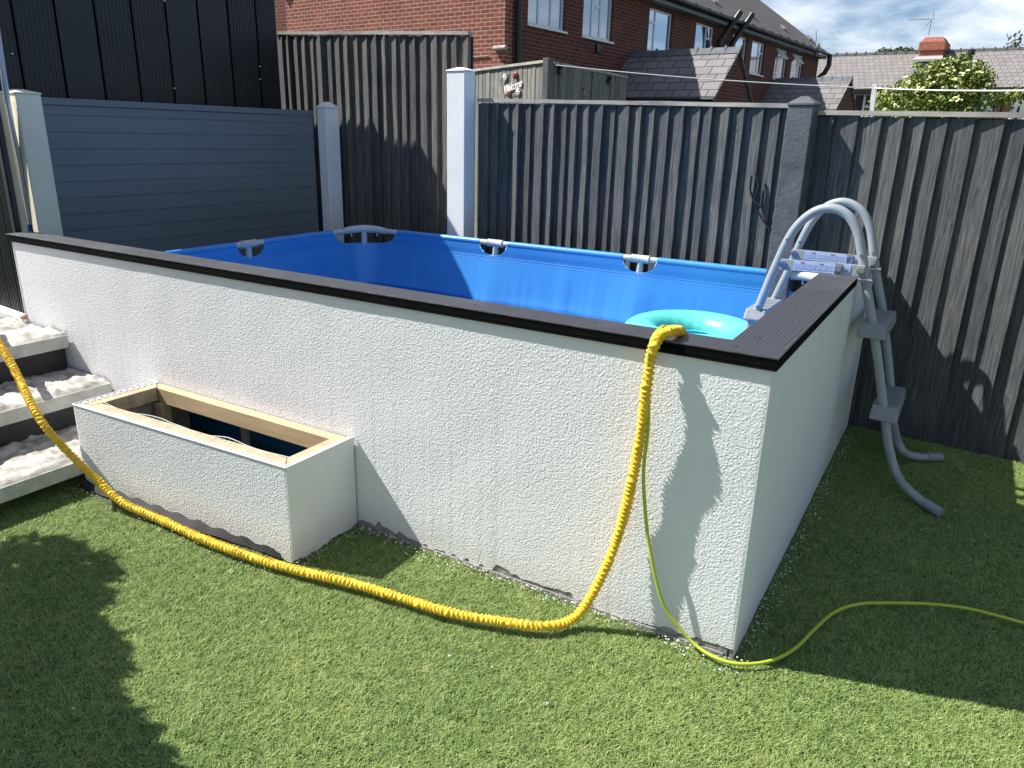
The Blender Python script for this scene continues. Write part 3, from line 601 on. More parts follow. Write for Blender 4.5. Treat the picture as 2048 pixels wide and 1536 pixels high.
b = MB(); pts = []   # loose mesh edge sagging into the opening
for i in range(40): t = i/39; pts.append(z_(inL.lerp(inR, t), .412-.012*abs(math.sin(t*9))-.01*mnoise.noise(Vector((t*6, 0, 0))))+PV*(.012+.02*abs(mnoise.noise(Vector((t*5, 3, 0))))))
b.tube(pts, .0022, 6)
for i in range(39):
    p = pts[i]; q = z_(inL.lerp(inR, i/39), .413)-PV*.02; b.tube([p, q], .0008, 4, cap=False)
b.build('mesh_scrap', M['pipe'], pl)
b = MB(); q = [P(-2.9, -.45, 0), P(-2.2, -.475, 0), P(-1.75, -.385, 0), P(-1.6, -.365, 0), P(-1.6, -.33, 0), P(-2.9, -.38, 0)]; b.add([z_(p, .012) for p in q], [tuple(range(6))])
n = 36; vs = []; fs = []
for i in range(n+1):
    t = i/n; vs += [P(-2.9+1.25*t, -.424+.052*t-.035*math.sin(math.pi*min(1, t*1.15))**.8*(1-.4*t)-.006, .024+.003*math.sin(i)), P(-2.9+1.25*t, -.424+.055*t+.0, .05+.008*math.sin(i*1.7))]
for i in range(n): a = 2*i; fs.append((a, a+2, a+3, a+1))
b.add(vs, fs, True); b.build('weed_membrane', M['membrane'], label='black weed membrane showing along the planter foot', cat='membrane')

# crumbs of render
b = MB()
def crumb(p, r):
    vs = []
    for dx_ in ((1, 0, 0), (-1, 0, 0), (0, 1, 0), (0, -1, 0), (0, 0, 1), (0, 0, -1)): vs.append(Vector(p)+Vector(dx_)*r*random.uniform(.6, 1.3))
    b.add(vs, [(0, 2, 4), (2, 1, 4), (1, 3, 4), (3, 0, 4), (2, 0, 5), (1, 2, 5), (3, 1, 5), (0, 3, 5)])
for i in range(330):
    u = random.uniform(-1.55, .03); crumb(P(u, -.012-abs(random.gauss(0, .028))*(1.6 if u > -.25 or abs(u+1.15) < .12 else .8), .026), random.uniform(.0016, .0052))
for i in range(300):
    v = random.uniform(-.03, 2.3); crumb(P(.012+abs(random.gauss(0, .035)), v, .026), random.uniform(.0014, .0045))
for i in range(120): crumb(P(-2.9+random.uniform(0, 1.3), -.47+random.gauss(0, .012), .03), random.uniform(.001, .004))
for i in range(60): crumb(P(-1.575+abs(random.gauss(0, .03)), random.uniform(-.37, 0), .026), random.uniform(.001, .004))
for i in range(25): crumb((random.uniform(-2.6, .9), random.uniform(.5, 4.3), .027), random.uniform(.001, .003))
for px, py in ((898, 1310), (985, 1333), (1097, 1407), (1845, 1060), (1910, 1020), (150, 1415), (407, 1365), (1490, 1328), (1470, 1345), (1868, 1220)):
    p = at_z(px, py, .024)
    for k in range(2): crumb(p+Vector((random.gauss(0, .004), random.gauss(0, .004), 0)), random.uniform(.002, .0045))
b.build('render_crumbs', M['crumb'], kind='stuff', label='white crumbs of render scattered along the wall foot')

# ------------------------------------------------------------------ steps and deck
st = thing('wooden_steps', 'dust-covered wooden steps with dark risers left of the planter', 'steps', P(-3.2, -.4, 0))
def treadsheet(u0, u1, v0, v1, z, parent, seed):
    nu = int((u1-u0)/.012); nv = int((v1-v0)/.012); U, W = np.meshgrid(np.linspace(u0, u1, nu), np.linspace(v0, v1, nv), indexing='ij')
    h = vnoise(U*6+seed, W*13, seed)*.011+vnoise(U*22+W*9, W*25+seed, seed+1)*.009+vnoise(U*55, W*60+seed, seed+5)*.005; fl = vnoise(U*26+W*13, W*38+3, seed+7); h += np.where(fl > .62, .005, 0)+np.where(fl < .3, -.003, 0); rid = np.abs(vnoise(U*9+W*5, W*11+3, seed+2)-.5); h += np.clip(.08-rid, 0, 1)*.16
    e = np.clip(np.minimum(u1-U, .03)/.03, 0, 1); Z = z+.002+h*e
    V = np.stack([PO.x+PU.x*U+PV.x*W, PO.y+PU.y*U+PV.y*W, Z], -1).reshape(-1, 3); npmesh('dust_sheet', V, gridfaces(nu, nv), M['dust'], parent, True)
noses = [(-3.58, .53), (-3.24, .33), (-2.865, .14)]; backs = [-4.9, -3.62, -3.28]
for (un, z), ub, vf in zip(noses, backs, (-.012, -.012, -.42 if 0 else -.012)):
    ve = vf if z > .2 else -.012
    b = MB(); b.box(ub, un-.022, -2.2, ve-.002, z-.03, z, P); tr_o = b.build('tread', M['dust'], st)
    b = MB(); b.box(un-.0215, un, -2.2, ve, z-.062, z+.004, P); b.build('nosing', M['nosing'], st, bevel=.002)
    treadsheet(max(ub, un-.75) if z > .5 else ub, un-.001, -1.7, ve-.003, z, st, int(z*100))
for (u, z0, z1) in ((-3.64, .33, .499), (-3.30, .14, .299)):
    b = MB(); b.box(u, u+.018, -2.2, -.014, z0+.001, z1, P); b.build('riser', M['riser'], st)
b = MB()
for v in (-.05, -1.1, -2.1): b.box(-4.6, -3.0, v-.02, v, 0, .105, P)
b.build_each('stringer', M['riser'], st)

# ------------------------------------------------------------------ hoses
def smooth_px(pts, n=8): return cat(pts, n)
hz = .045
hp = [at_z(-60, 600, .72), at_z(0, 690, .60), at_z(32, 745, .52), at_z(76, 832, .40), at_z(128, 896, .27), at_z(184, 950, .15), at_z(242, 1003, .07)]
hp += [at_z(x, y, hz) for x, y in ((305, 1032), (400, 1075), (500, 1113), (592, 1140), (700, 1166), (800, 1195), (900, 1225), (1000, 1243), (1090, 1252))]
for x, y, v in ((1148, 1236, -.13), (1188, 1182, -.09), (1226, 1100, -.055), (1250, 1022, -.045), (1262, 970, -.048), (1272, 920, -.044), (1283, 855, -.048), (1290, 800, -.055), (1296, 752, -.053), (1302, 712, -.042)): hp.append(at_v(x, y, v))
hp += [at_v(1309, 690, -.045), at_v(1318, 672, -.022), at_z(1334, 664, 1.056), at_z(1352, 661, 1.052), at_z(1362, 667, 1.02), at_z(1363, 690, .93)]
pts = smooth_px(hp, 14)
# resample evenly
def resample(pts, step):
    a = np.array([tuple(p) for p in pts]); d = np.concatenate([[0], np.cumsum(np.linalg.norm(np.diff(a, axis=0), axis=1))]); t = np.arange(0, d[-1], step)
    return [Vector((float(np.interp(q, d, a[:, 0])), float(np.interp(q, d, a[:, 1])), float(np.interp(q, d, a[:, 2])))) for q in t]
pts = resample(pts, .002); n = len(pts); rad = []
lng = 0
b = MB(); rr = []; ph_ = 0
for i in range(n):
    loc = mnoise.noise(Vector((i*.015, 0, 0))); rr.append(.0166+.0022*loc)
b.tube(pts, rr, 18)
phs = [0.0]
for i in range(n): phs.append(phs[-1]+.37+.22*mnoise.noise(Vector((i*.06, 7, 0)))+.12*mnoise.noise(Vector((i*.5, 9, 0))))
for k in range(len(b.v)):
    i, j = divmod(k, 18); p = pts[i]; a_ = j*.349; tilt = 2.2*mnoise.noise(Vector((i*.03, 2, 0)))
    cr_ = math.sin(phs[i]+tilt*math.cos(a_)+2.0*mnoise.noise(Vector((i*.05, math.cos(a_), math.sin(a_)))))
    am = .20+.10*mnoise.noise(Vector((i*.08, math.cos(a_)*.8, math.sin(a_)*.8+5))); b.v[k] = p+(b.v[k]-p)*(1+am*(1-2*abs(cr_)**.7)+.10*mnoise.noise(Vector((i*.05, math.cos(a_)*1.2, math.sin(a_)*1.2))))
b.build('garden_hose', M['yellow'], sharp=180, label='crinkled yellow expanding hose running over the wall into the pool', cat='hose')
cpz = [at_z(1338, 668, .97), at_z(1336, 656, 1.045), at_z(1322, 655, 1.055), at_v(1303, 682, -.042), at_v(1296, 730, -.058), at_v(1297, 790, -.055), at_v(1296, 860, -.042), at_v(1287, 950, -.037), at_v(1294, 1060, -.036), at_v(1302, 1110, -.041), at_v(1311, 1155, -.042), at_v(1322, 1195, -.042), at_v(1338, 1228, -.04), at_z(1385, 1285, .05), at_z(1430, 1315, .035)]
cpz += [at_z(x, y, .034) for x, y in ((1480, 1328), (1540, 1322), (1590, 1297), (1630, 1258), (1670, 1224), (1720, 1208), (1790, 1206), (1860, 1208), (1930, 1216), (1990, 1230), (2048, 1246), (2110, 1262), (2250, 1290), (2420, 1300))]
b = MB(); b.tube(resample(cat(cpz, 10), .02), .0058, 10); b.build('extension_cable', M['lime'], label='thin lime green cable hanging beside the yellow hose and across the turf', cat='cable')

# ------------------------------------------------------------------ fences
def fence_panel(name, x0, x1, y, zt0, zt1, mat, label, group='close-board fence panels', seed=1, pitch=.1, depth=.031, capmat='cap', dirv=None, z_b=0.0, face=1):
    """close-board panel from x0 to x1 along +X (or along dirv), boards stepping forward to the right"""
    t = thing(name, label, 'fence', (x0, y, 0), group)
    g = random.Random(seed); Lh = (x1-x0) if dirv is None else dirv[2]; d = Vector((1, 0, 0)) if dirv is None else Vector((dirv[0], dirv[1], 0)).normalized(); nr = Vector((d.y, -d.x, 0))
    O = Vector((x0, y, 0)); b = MB(); s = 0; rnd = []
    def pt(a, fwd, z): return O+d*a+nr*fwd+Vector((0, 0, z))
    nz = 30
    while s < Lh-.02:
        wdt = min(pitch*g.uniform(.84, 1.14), Lh-s+.005); st_ = depth*g.uniform(.8, 1.3); r_ = g.random(); k1, k2 = g.uniform(0, 50), g.uniform(0, 50); n0 = len(b.v)
        zt_ = zt0+(zt1-zt0)*s/Lh-.03-g.uniform(0, .006); vs = []; fs = []
        for i in range(nz+1):
            z = z_b+(zt_-z_b)*i/nz; wob = mnoise.noise(Vector((k1, z*2.6, 0)))*.0042+mnoise.noise(Vector((k1, z*9, 3)))*.0018; f = st_*(1+.18*mnoise.noise(Vector((k2, z*2.2, 1))))
            vs += [pt(s-.012, .001, z), pt(s+wdt*.5, f*.52+.001, z), pt(s+wdt-.003+wob, f-.002, z), pt(s+wdt+wob, f-.004, z), pt(s+wdt+wob, -.004, z)]
        for i in range(nz):
            for j in range(4): a = i*5+j; fs.append((a, a+1, a+6, a+5))
        top = nz*5; fs.append((top, top+1, top+2, top+3, top+4)); b.add(vs, fs, False); rnd += [r_]*len(vs); s += wdt
    o = b.build('boards', mat, t); at = o.data.attributes.new('rnd', 'FLOAT', 'POINT')
    if len(rnd) == len(o.data.vertices): at.data.foreach_set('value', rnd)
    b = MB(); n = 24
    for i in range(n):
        a0, a1 = Lh*i/n, Lh*(i+1)/n; q0, q1 = (mnoise.noise(Vector((a0*3, seed, 0)))*.003, mnoise.noise(Vector((a1*3, seed, 0)))*.003); z0_, z1_ = zt0+(zt1-zt0)*i/n, zt0+(zt1-zt0)*(i+1)/n
        b.hexa([pt(a0, .034+q0, z0_-.024), pt(a1, .034+q1, z1_-.024), pt(a1, -.028, z1_-.024), pt(a0, -.028, z0_-.024)], [pt(a0, .034+q0, z0_+q0), pt(a1, .034+q1, z1_+q1), pt(a1, -.028, z1_+q1), pt(a0, -.028, z0_+q0)])
    b.build('cap_rail', M[capmat], t)
    b = MB(); b.hexa([pt(0, -.012, z_b), pt(Lh, -.012, z_b), pt(Lh, -.03, z_b), pt(0, -.03, z_b)], [pt(0, -.012, zt0-.03), pt(Lh, -.012, zt1-.03), pt(Lh, -.03, zt1-.03), pt(0, -.03, zt0-.03)]); b.build('back_rail', M['blackdark'], t)
    return t
FY = 4.60
fence_panel('fence_panel', -6.02, -3.80, FY+.01, 2.41, 2.30, M['fence_tall'], 'tall weathered close-board fence panel behind the grey composite panel', seed=3, pitch=.105)
fence_panel('fence_panel', -3.70, -1.40, FY, 1.845, 1.805, M['fence'], 'dark stained fence panel between the white post and the grey concrete post', seed=5)
fence_panel('fence_panel', -1.285, 2.1, FY, 1.770, 1.742, M['fence'], 'dark stained fence panel behind the ladder right of the grey concrete post', seed=9, pitch=.112)
fence_panel('fence_panel', .64, 2.6, FY, 1.752, 1.74, M['fence'], 'dark fence panel at the far right edge of the yard', seed=12, pitch=.112) if 0 else None
def cpost(x0, x1, y0, y1, z1, mat, name, label, peak=.03, group='concrete fence posts', slot=None):
    b = MB(); zc = z1-peak
    if slot is None: b.box(x0, x1, y0, y1, 0, zc)
    else:
        s0, s1, sd = slot; pf = [(x0, y0), (s0, y0), (s0+.01, y0+sd), (s1-.01, y0+sd), (s1, y0), (x1, y0), (x1, y1), (x0, y1)]
        b.prism([Vector((a, c, 0)) for a, c in pf], (0, 0, zc))
    e = .006; tp = [(x0-e, y0-e), (x1+e, y0-e), (x1+e, y1+e), (x0-e, y1+e)]; c = ((x0+x1)/2, (y0+y1)/2); k = .25
    b.hexa([(a, q, zc+.0005) for a, q in tp], [(a, q, zc+.010) for a, q in tp]); b.hexa([(a, q, zc+.0105) for a, q in tp], [(c[0]+(a-c[0])*k, c[1]+(q-c[1])*k, z1) for a, q in tp])
    return b.build(name, mat, bevel=.005, label=label, cat='post', group=group)
cpost(-3.885, -3.715, 4.44, 4.56, 2.05, M['conc_w'], 'concrete_post', 'tall white painted concrete post behind the pool rim')
cpost(-1.408, -1.268, 4.47, 4.60, 1.84, M['conc_d'], 'concrete_post', 'dark grey concrete post left of the ladder', peak=.05)
cpost(-5.595, -5.315, 2.12, 2.265, 1.79, M['conc_c'], 'concrete_post', 'cream concrete post with an empty slot holding a silver pole', slot=(-5.49, -5.40, .05))
cpost(-5.292, -5.185, 4.40, 4.545, 1.82, M['conc_w'], 'concrete_post', 'slim white concrete post at the inner corner of the yard', peak=.05)
# grey composite panel
pn = thing('composite_panel', 'grey horizontal composite fence panel between cream and white posts', 'fence panel', (-5.35, 3.3, 0))
b = MB(); z = .30; XP = -5.345
while z < 1.70:
    z1 = min(z+.1035, 1.705); b.box(XP-.02, XP, 2.268, 4.398, z+.0015, z1-.0015)
    b.box(XP-.02, XP-.004, 2.268, 4.398, z1-.0015, z1+.0015) if z1 < 1.70 else None; z += .1035
b.build('boards', M['panel'], pn, bevel=.002)
b = MB(); b.box(XP-.03, XP+.012, 2.268, 4.398, 1.7055, 1.748); b.build('top_rail', M['panel'], pn, bevel=.004)
b = MB(); b.box(XP-.03, XP+.02, 2.268, 4.398, .0, .298); b.build('gravel_board', M['panel'], pn, bevel=.003)
# black clad garden building
bl = thing('garden_building', 'tall black clad garden building rising behind the grey panel', 'building', (-6.6, 3.2, 0))
b = MB(); y = 2.04; g = random.Random(4); XB = -5.60; HB = 3.05
while y < 4.26:
    y1 = min(y+.2565, 4.29); zt_ = HB
    yy = y+.008; HB = 3.05 if y < 4.05 else 2.62; b.box(XB-.03, XB, yy, y1-.008, 0, HB)
    k = 9
    for i in range(k): q = yy+.012+(y1-yy-.03)*i/(k-1); b.box(XB+.0005, XB+.003, q-.004, q+.004, 0, HB-.002) if (int(y*10) % 2 == 0) else None
    y = y1 if y1 < 4.28 else 5
HB = 3.05
b.build('cladding', M['black'], bl, bevel=.001)
b = MB(); b.box(-8.6, XB-.0305, 2.04, 4.07, 0, HB-.01); b.box(-8.6, XB-.0305, 4.0705, 4.27, 0, 2.61); b.build('core', M['blackdark'], bl)
b = MB(); b.box(-8.62, XB+.01, 2.03, 4.075, HB+.001, HB+.03); b.build('roof', M['black'], bl)
b = MB()
for q in (at_x(24, 108, XB), at_x(348, 177, XB), at_x(520, 159, XB), at_x(519, 133, XB), at_x(328, 2, XB)): b.ball(q+Vector((.004, 0, 0)), .009, 8, 5)
b.build_each('screw', M['chrome'], bl)
# black gate screen at the wall's left end
gt = thing('black_screen', 'black ribbed composite screen at the left end of the white wall', 'screen', (-5.1, 1.74, .53))
b = MB(); x = -5.55
while x < -4.68: b.box(x, x+.13, 1.735, 1.755, .565, 1.9); [b.box(x+.01+.02*i, x+.018+.02*i, 1.731, 1.7345, .566, 1.899) for i in range(6)]; x += .134
b.build('boards', M['black'], gt); b = MB(); b.box(-5.56, -4.585, 1.665, 1.73, .535, .562); b.build('threshold', M['upvc'], gt, bevel=.002)
b = MB(); b.box(-4.665, -4.625, 1.728, 1.76, .565, 1.9); b.build('edge_trim', M['black'], gt)
b = MB(); p0 = at_y(62, 466, 2.10); b.tube([at_y(64, 480, 2.12), at_y(60, 448, 2.12)], .0155, 12); pg = thing('telescopic_pole', 'silver telescopic pole with blue grip leaning in the cream post slot', 'pole', p0)
b.build('grip', M['blueg'], pg); b = MB(); b.tube([at_y(60, 448, 2.12), at_y(38, 318, 2.11)], .0125, 12); b.tube([at_y(38, 318, 2.11), at_y(15, 203, 2.09)], .0135, 12); b.tube([at_y(15, 203, 2.09), at_y(-12, 20, 2.02), at_y(-30, -120, 1.98)], .0165, 12); b.build('shaft', M['silver'], pg)

b = MB(); b.tube([at_y(x, y, 4.555) for x, y in ((1503, 352), (1500, 378), (1506, 400), (1516, 424), (1532, 450), (1545, 468), (1553, 474))], .006, 8); b.tube([at_y(x, y, 4.555) for x, y in ((1512, 345), (1518, 372), (1508, 400), (1522, 415))], .010, 8)
b.build('hanging_strap', M['black_plastic'], label='short black strap hanging on the fence left of the grey concrete post', cat='strap')
b = MB(); b.ball(at_z(47, 634, .575), .022, 10, 6, (1.1, .8, .7)); b.build('foam_blob', M['orange_paint'], label='small blob of orange sealing foam at the screen threshold', cat='foam')

# ------------------------------------------------------------------ neighbour fence with welcome sign
CY = 7.4; cpt = at_y(1092, 120, CY); ct = cpt.z
lend = at_z(930, 141, ct); rend = at_z(1252, 152, ct)
def nfence(A_, B_, label, seed, lap):
    t = thing('garden_fence', label, 'fence', (A_.x, A_.y, 0), 'silvered neighbour fence panels'); d = (B_-A_); d.z = 0; Lh = d.length; d.normalize(); nr = Vector((d.y, -d.x, 0)); g = random.Random(seed); b = MB(); s = 0; rnd = []
    while s < Lh-.01:
        w_ = min(g.uniform(.085, .12) if not lap else g.uniform(.06, .1), Lh-s); f = g.uniform(0, .006) if not lap else g.uniform(0, .03); n0 = len(b.v)
        q = [A_+d*(s+.003)+nr*f, A_+d*(s+w_-.003)+nr*(f+.004), A_+d*(s+w_-.003)-nr*.015, A_+d*(s+.003)-nr*.015]; b.hexa([z_(p, .05) for p in q], [z_(p, ct-.03) for p in q]); rnd += [g.random()]*8; s += w_
    o = b.build('boards', M['oldwood'], t); at = o.data.attributes.new('rnd', 'FLOAT', 'POINT'); at.data.foreach_set('value', rnd)
    b = MB(); q = [A_+nr*.03, B_+nr*.03, B_-nr*.03, A_-nr*.03]; b.hexa([z_(p, ct-.029) for p in q], [z_(p, ct) for p in q]); b.build('cap_rail', M['cap'], t); return d, nr
d1, n1 = nfence(lend, cpt, 'silvered board fence carrying the welcome sign behind the white post', 21, False)
d2, n2 = nfence(cpt, rend, 'silvered board fence running away right of the weathered corner post', 22, True)
b = MB(); c_ = cpt-n1*.02; b.box(c_.x-.03, c_.x+.05, c_.y-.05, c_.y+.05, 0, ct+.02); b.build('timber_post', M['oldwood'], bevel=.004, label='square silvered timber post where the two neighbour fences meet', cat='post')
# welcome sign
def on_left(px, py, off=.02):
    d = ray(px, py); o = lend+n1*off; t = (o-C0).dot(n1)/d.dot(n1); return C0+d*t
wc = on_left(1024, 168); sg = thing('welcome_sign', 'small metal welcome sign with flowers and a ladybird on the silvered fence', 'sign', wc)
tx = bpy.data.curves.new('lettering', 'FONT'); tx.body = 'Welcome'; tx.size = .125; tx.shear = .35; tx.extrude = .003; tx.offset = .0015; tx.align_x = 'CENTER'; tx.space_character = .85
to = bpy.data.objects.new('tmp', tx); dgp = None; me = bpy.data.meshes.new_from_object(to); me.name = 'lettering'; lo = bpy.data.objects.new('lettering', me); sc.collection.objects.link(lo); lo.parent = sg; me.materials.clear(); me.materials.append(M['white_paint'])
Lm = Matrix((d1, Vector((0, 0, 1)), n1)).transposed().to_4x4(); q = on_left(1025, 180); Lm.translation = q-wc; lo.matrix_basis = Lm @ Matrix.Rotation(R(9), 4, 'Z'); bpy.data.objects.remove(to)
def daisy(px, py, r, mt, name='flower'):
    c_ = on_left(px, py, .025); b = MB()
    for i in range(11):
        a = 2*math.pi*i/11; e = c_+(d1*math.cos(a)+Vector((0, 0, 1))*math.sin(a))*r; b.tube([c_+n1*.004, (c_+e)/2+n1*.006, e], [.006, r*.22, r*.08], 6)
    b.ball(c_+n1*.008, r*.28, 8, 5); b.build(name, M[mt], sg)
daisy(1010, 155, .05, 'white_paint'); daisy(1036, 184, .05, 'white_paint')
for px, py, mt, nm in ((1031, 151, 'red_paint', 'ladybird'), (1016, 187, 'orange_paint', 'snail_shell')):
    c_ = on_left(px, py, .03); b = MB(); b.ball(c_, .042, 12, 8, (1, .6, 1)); b.build(nm, M[mt], sg)
    b = MB()
    for i in range(5): a = i*1.3; b.ball(c_+n1*.024+(d1*math.cos(a)+Vector((0, 0, 1))*math.sin(a))*.024, .006, 6, 4)
    b.build('spot', M['black_plastic'], sg)
b = MB(); b.tube([on_left(1010, 160, .015), on_left(1006, 185, .015), on_left(1020, 193, .015), on_left(1036, 190, .015)], .003, 6); b.tube([on_left(1018, 148, .015), on_left(1000, 160, .015), on_left(1003, 172, .015)], .003, 6); b.build('wire_frame', M['black_plastic'], sg)
def on_right(px, py, off=.03):
    d = ray(px, py); o = cpt+n2*off; t = (o-C0).dot(n2)/d.dot(n2); return C0+d*t
for (px, py, mt, lb) in ((1118, 141, 'black_plastic', 'black metal insect ornament nearest the corner post'), (1168, 184, 'dish', 'silver-winged metal insect ornament low on the neighbour fence'), (1217, 162, 'black_plastic', 'brown metal insect ornament furthest along the neighbour fence')):
    c_ = on_right(px, py); b = MB(); b.ball(c_, .03, 8, 6, (.7, .7, 1.4))
    for k in range(6): a = R(20+k*60); e = (d2*math.cos(a)+Vector((0, 0, 1))*math.sin(a)); b.tube([c_, c_+e*.05+n2*.02, c_+e*.085], .003, 5)
    for s_ in (-1, 1): b.tube([c_+n2*.01, c_+d2*.05*s_+Vector((0, 0, .05))+n2*.015], [.006, .022], 8, sq=.2)
    b.build('wall_ornament', M[mt], label=lb, cat='ornament', group='insect ornaments on the neighbour fence')

# ------------------------------------------------------------------ terrace house
HX = -10.0; kx = HX/-8; hy0 = at_x(1010, 60, HX).y; hy1 = 35.0; ez = 5.22
hs = thing('terrace_house', 'long red brick terrace house behind the fence with tiled roof', 'house', (HX-3.5, hy0+8, 0))
lx = at_y(573, 40, hy0).x
b = MB(); b.add([(lx, hy0, 0), (HX, hy0, 0), (HX, hy0, 9), (lx, hy0, 9)], [(0, 1, 2, 3)]); b.add([(lx, hy0, 0), (lx, hy0+3, 0), (lx, hy0+3, 9), (lx, hy0, 9)], [(0, 3, 2, 1)][:1])
# gable-side wall as a slab
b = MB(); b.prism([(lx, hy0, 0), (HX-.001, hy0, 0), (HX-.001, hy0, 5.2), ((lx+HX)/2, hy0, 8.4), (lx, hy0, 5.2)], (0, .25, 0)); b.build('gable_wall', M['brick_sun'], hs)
wins = [(1055, 1130, 'a'), (1165, 1225, 'b'), (1297, 1345, 'c'), (1392, 1430, 'd'), (1468, 1498, 'c'), (1508, 1535, 'd'), (1558, 1583, 'c'), (1592, 1616, 'd')]
wr = []
for px0, px1, kd in wins:
    y0 = at_x(px0, 60, HX).y; y1 = at_x(px1, 60, HX).y; wr.append((y0, y1, kd))
WB, WT = 3.80, 4.84
b = MB(); ys = [hy0+.25]
for y0, y1, kd in wr: ys += [y0, y1]
ys.append(hy1)
def fac(b, y0, y1, z0, z1): b.box(HX-.2, HX, y0, y1, z0, z1)
fac(b, ys[0], hy1, 0, WB); fac(b, ys[0], hy1, WT, 5.2)
for i in range(0, len(ys), 2): fac(b, ys[i], ys[i+1], WB, WT)
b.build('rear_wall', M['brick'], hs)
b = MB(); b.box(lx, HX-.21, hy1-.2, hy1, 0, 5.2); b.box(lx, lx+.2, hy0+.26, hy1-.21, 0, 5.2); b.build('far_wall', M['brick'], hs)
for i, (y0, y1, kd) in enumerate(wr):
    X = HX-.07; f = MB(); t = .055; w_ = y1-y0
    def bar(a, c, z0, z1, pr=0): f.box(X-.03, X+pr, a, c, z0, z1)
    bar(y0, y1, WB, WB+t); bar(y0, y1, WT-t, WT); bar(y0, y0+t, WB+t, WT-t); bar(y1-t, y1, WB+t, WT-t)
    dv = {'a': [.33, .66], 'b': [.36, .64], 'c': [.33], 'd': [.66]}[kd]
    for q in dv: bar(y0+w_*q-.03, y0+w_*q+.03, WB+t, WT-t, .004)
    tz = WT-.34
    if kd == 'c': bar(y0+t, y0+w_*.33-.03, tz-.03, tz+.03, .003)
    if kd == 'd': bar(y0+w_*.66+.03, y1-t, tz-.03, tz+.03, .003)
    if kd in 'ab': bar(y0+w_*dv[0]+.03, y0+w_*dv[1]-.03, tz-.03, tz+.03, .003)
    fo = f.build('window', M['upvc'], hs); f = MB(); f.box(X-.022, X-.015, y0+.03, y1-.03, WB+.03, WT-.03); f.build('pane', M['curtain'] if kd in 'ab' else M['glass'], fo)
    f = MB(); f.box(HX-.06, HX+.05, y0-.04, y1+.04, WB-.045, WB-.003); f.build('sill', M['upvc'], fo)
    if i in (6, 7):
        f = MB(); za = tz+.0; f.hexa([(X+.01, y0+.1, WT-.06), (X+.01, y0+w_*.6, WT-.06), (X+.26, y0+w_*.6, za), (X+.26, y0+.1, za)], [(X+.03, y0+.1, WT-.03), (X+.03, y0+w_*.6, WT-.03), (X+.28, y0+w_*.6, za+.03), (X+.28, y0+.1, za+.03)]); f.build('open_vent', M['upvc'], fo)
RX = -14.3; RZ_ = 8.35
b = MB(); ov = .32
b.hexa([(HX+ov, hy0-.2, ez-.20), (HX+ov, hy1+.25, ez-.20), (RX, hy1+.25, RZ_-.12), (RX, hy0-.2, RZ_-.12)], [(HX+ov, hy0-.2, ez-.08), (HX+ov, hy1+.25, ez-.08), (RX, hy1+.25, RZ_), (RX, hy0-.2, RZ_)])
b.hexa([(RX-.001, hy0-.2, RZ_-.12), (RX-.001, hy1+.25, RZ_-.12), (lx-ov, hy1+.25, ez-.2), (lx-ov, hy0-.2, ez-.2)], [(RX-.001, hy0-.2, RZ_), (RX-.001, hy1+.25, RZ_), (lx-ov, hy1+.25, ez-.08), (lx-ov, hy0-.2, ez-.08)]); b.build('roof', M['tile_y'], hs)
b = MB(); b.box(HX+.002, HX+.26, hy0-.1, hy1+.2, ez-.30, ez-.21); b.build('fascia', M['fascia'], hs)
b = MB(); b.tube([(HX+ov+.05, hy0-.15, ez-.13), (HX+ov+.05, hy1+.2, ez-.15)], .065, 10); n = 24
for i in range(n): y = hy0+(hy1-hy0)*i/n; b.tube([(HX+ov+.05, y, ez-.13), (HX+ov+.05, y+.07, ez-.13)], .075, 10)
b.build('gutter', M['gutter'], hs)
def facpt(px, py, off=.1): p = at_x(px, py, HX+off); return p
b = MB(); yd = hy0+.35; b.tube([(HX+.09, yd, ez-.2), (HX+.09, yd, 0)], .06, 10)
p = facpt(1448, 100); b.tube([(HX+.5, p.y, ez+.1), (HX+.15, p.y-.5, ez-.75), (HX+.1, p.y-.5, 2)], .09, 10); b.tube([(HX+.55, p.y+.9, ez+.15), (HX+.2, p.y+.35, ez-.75), (HX+.12, p.y+.35, 2)], .09, 10)
b.tube([(HX+.4, hy1+.1, ez-.15), (HX+.42, hy1+.1, ez-.55), (HX+.3, hy1+.05, ez-.85), (HX+.12, hy1-.02, ez-1.0), (HX+.1, hy1-.02, 0)], .1, 10)
b.build_each('drain_pipe', M['gutter'], hs)
b = MB(); y = hy0+1
while y < hy1: b.hexa([(HX-.35, y, ez+.40), (HX-.35, y+.35, ez+.40), (HX-.5, y+.35, ez+.52), (HX-.5, y, ez+.52)], [(HX-.35, y, ez+.47), (HX-.35, y+.35, ez+.47), (HX-.5, y+.35, ez+.60), (HX-.5, y, ez+.60)]); y += 3.4
b.build_each('roof_vent', M['lead'], hs)
b = MB(); p = facpt(1196, 97, .03); b.box(HX+.001, HX+.06, p.y-.08, p.y+.08, p.z-.08, p.z+.08); b.build('air_brick', M['gutter'], hs)
b = MB(); p = at_y(988, 97, hy0-.04); b.tube([p, p+Vector((.35, -.05, 0))], .05, 10); b.tube([(HX-2.6, hy0-.02, p.z-.16), (HX-.4, hy0-.02, p.z-.13)], .012, 6); b.build('flue', M['lead'], hs)
dp = at_x(1637, 98, HX+.35); b = MB(); n = 16; vs = [dp+Vector((.08, 0, 0))]
for i in range(n): a = 2*math.pi*i/n; vs.append(dp+Vector((-.02, .28*math.cos(a), .28*math.sin(a))))
b.add(vs, [(0, 1+i, 1+(i+1) % n) for i in range(n)], True); b.tube([dp, dp+Vector((-.3, 0, -.1))], .02, 6); do = b.build('satellite_dish', M['dish'], label='grey satellite dish under the terrace eaves at its far end', cat='satellite dish')
sdm = do.modifiers.new('t', 'SOLIDIFY'); sdm.thickness = .015
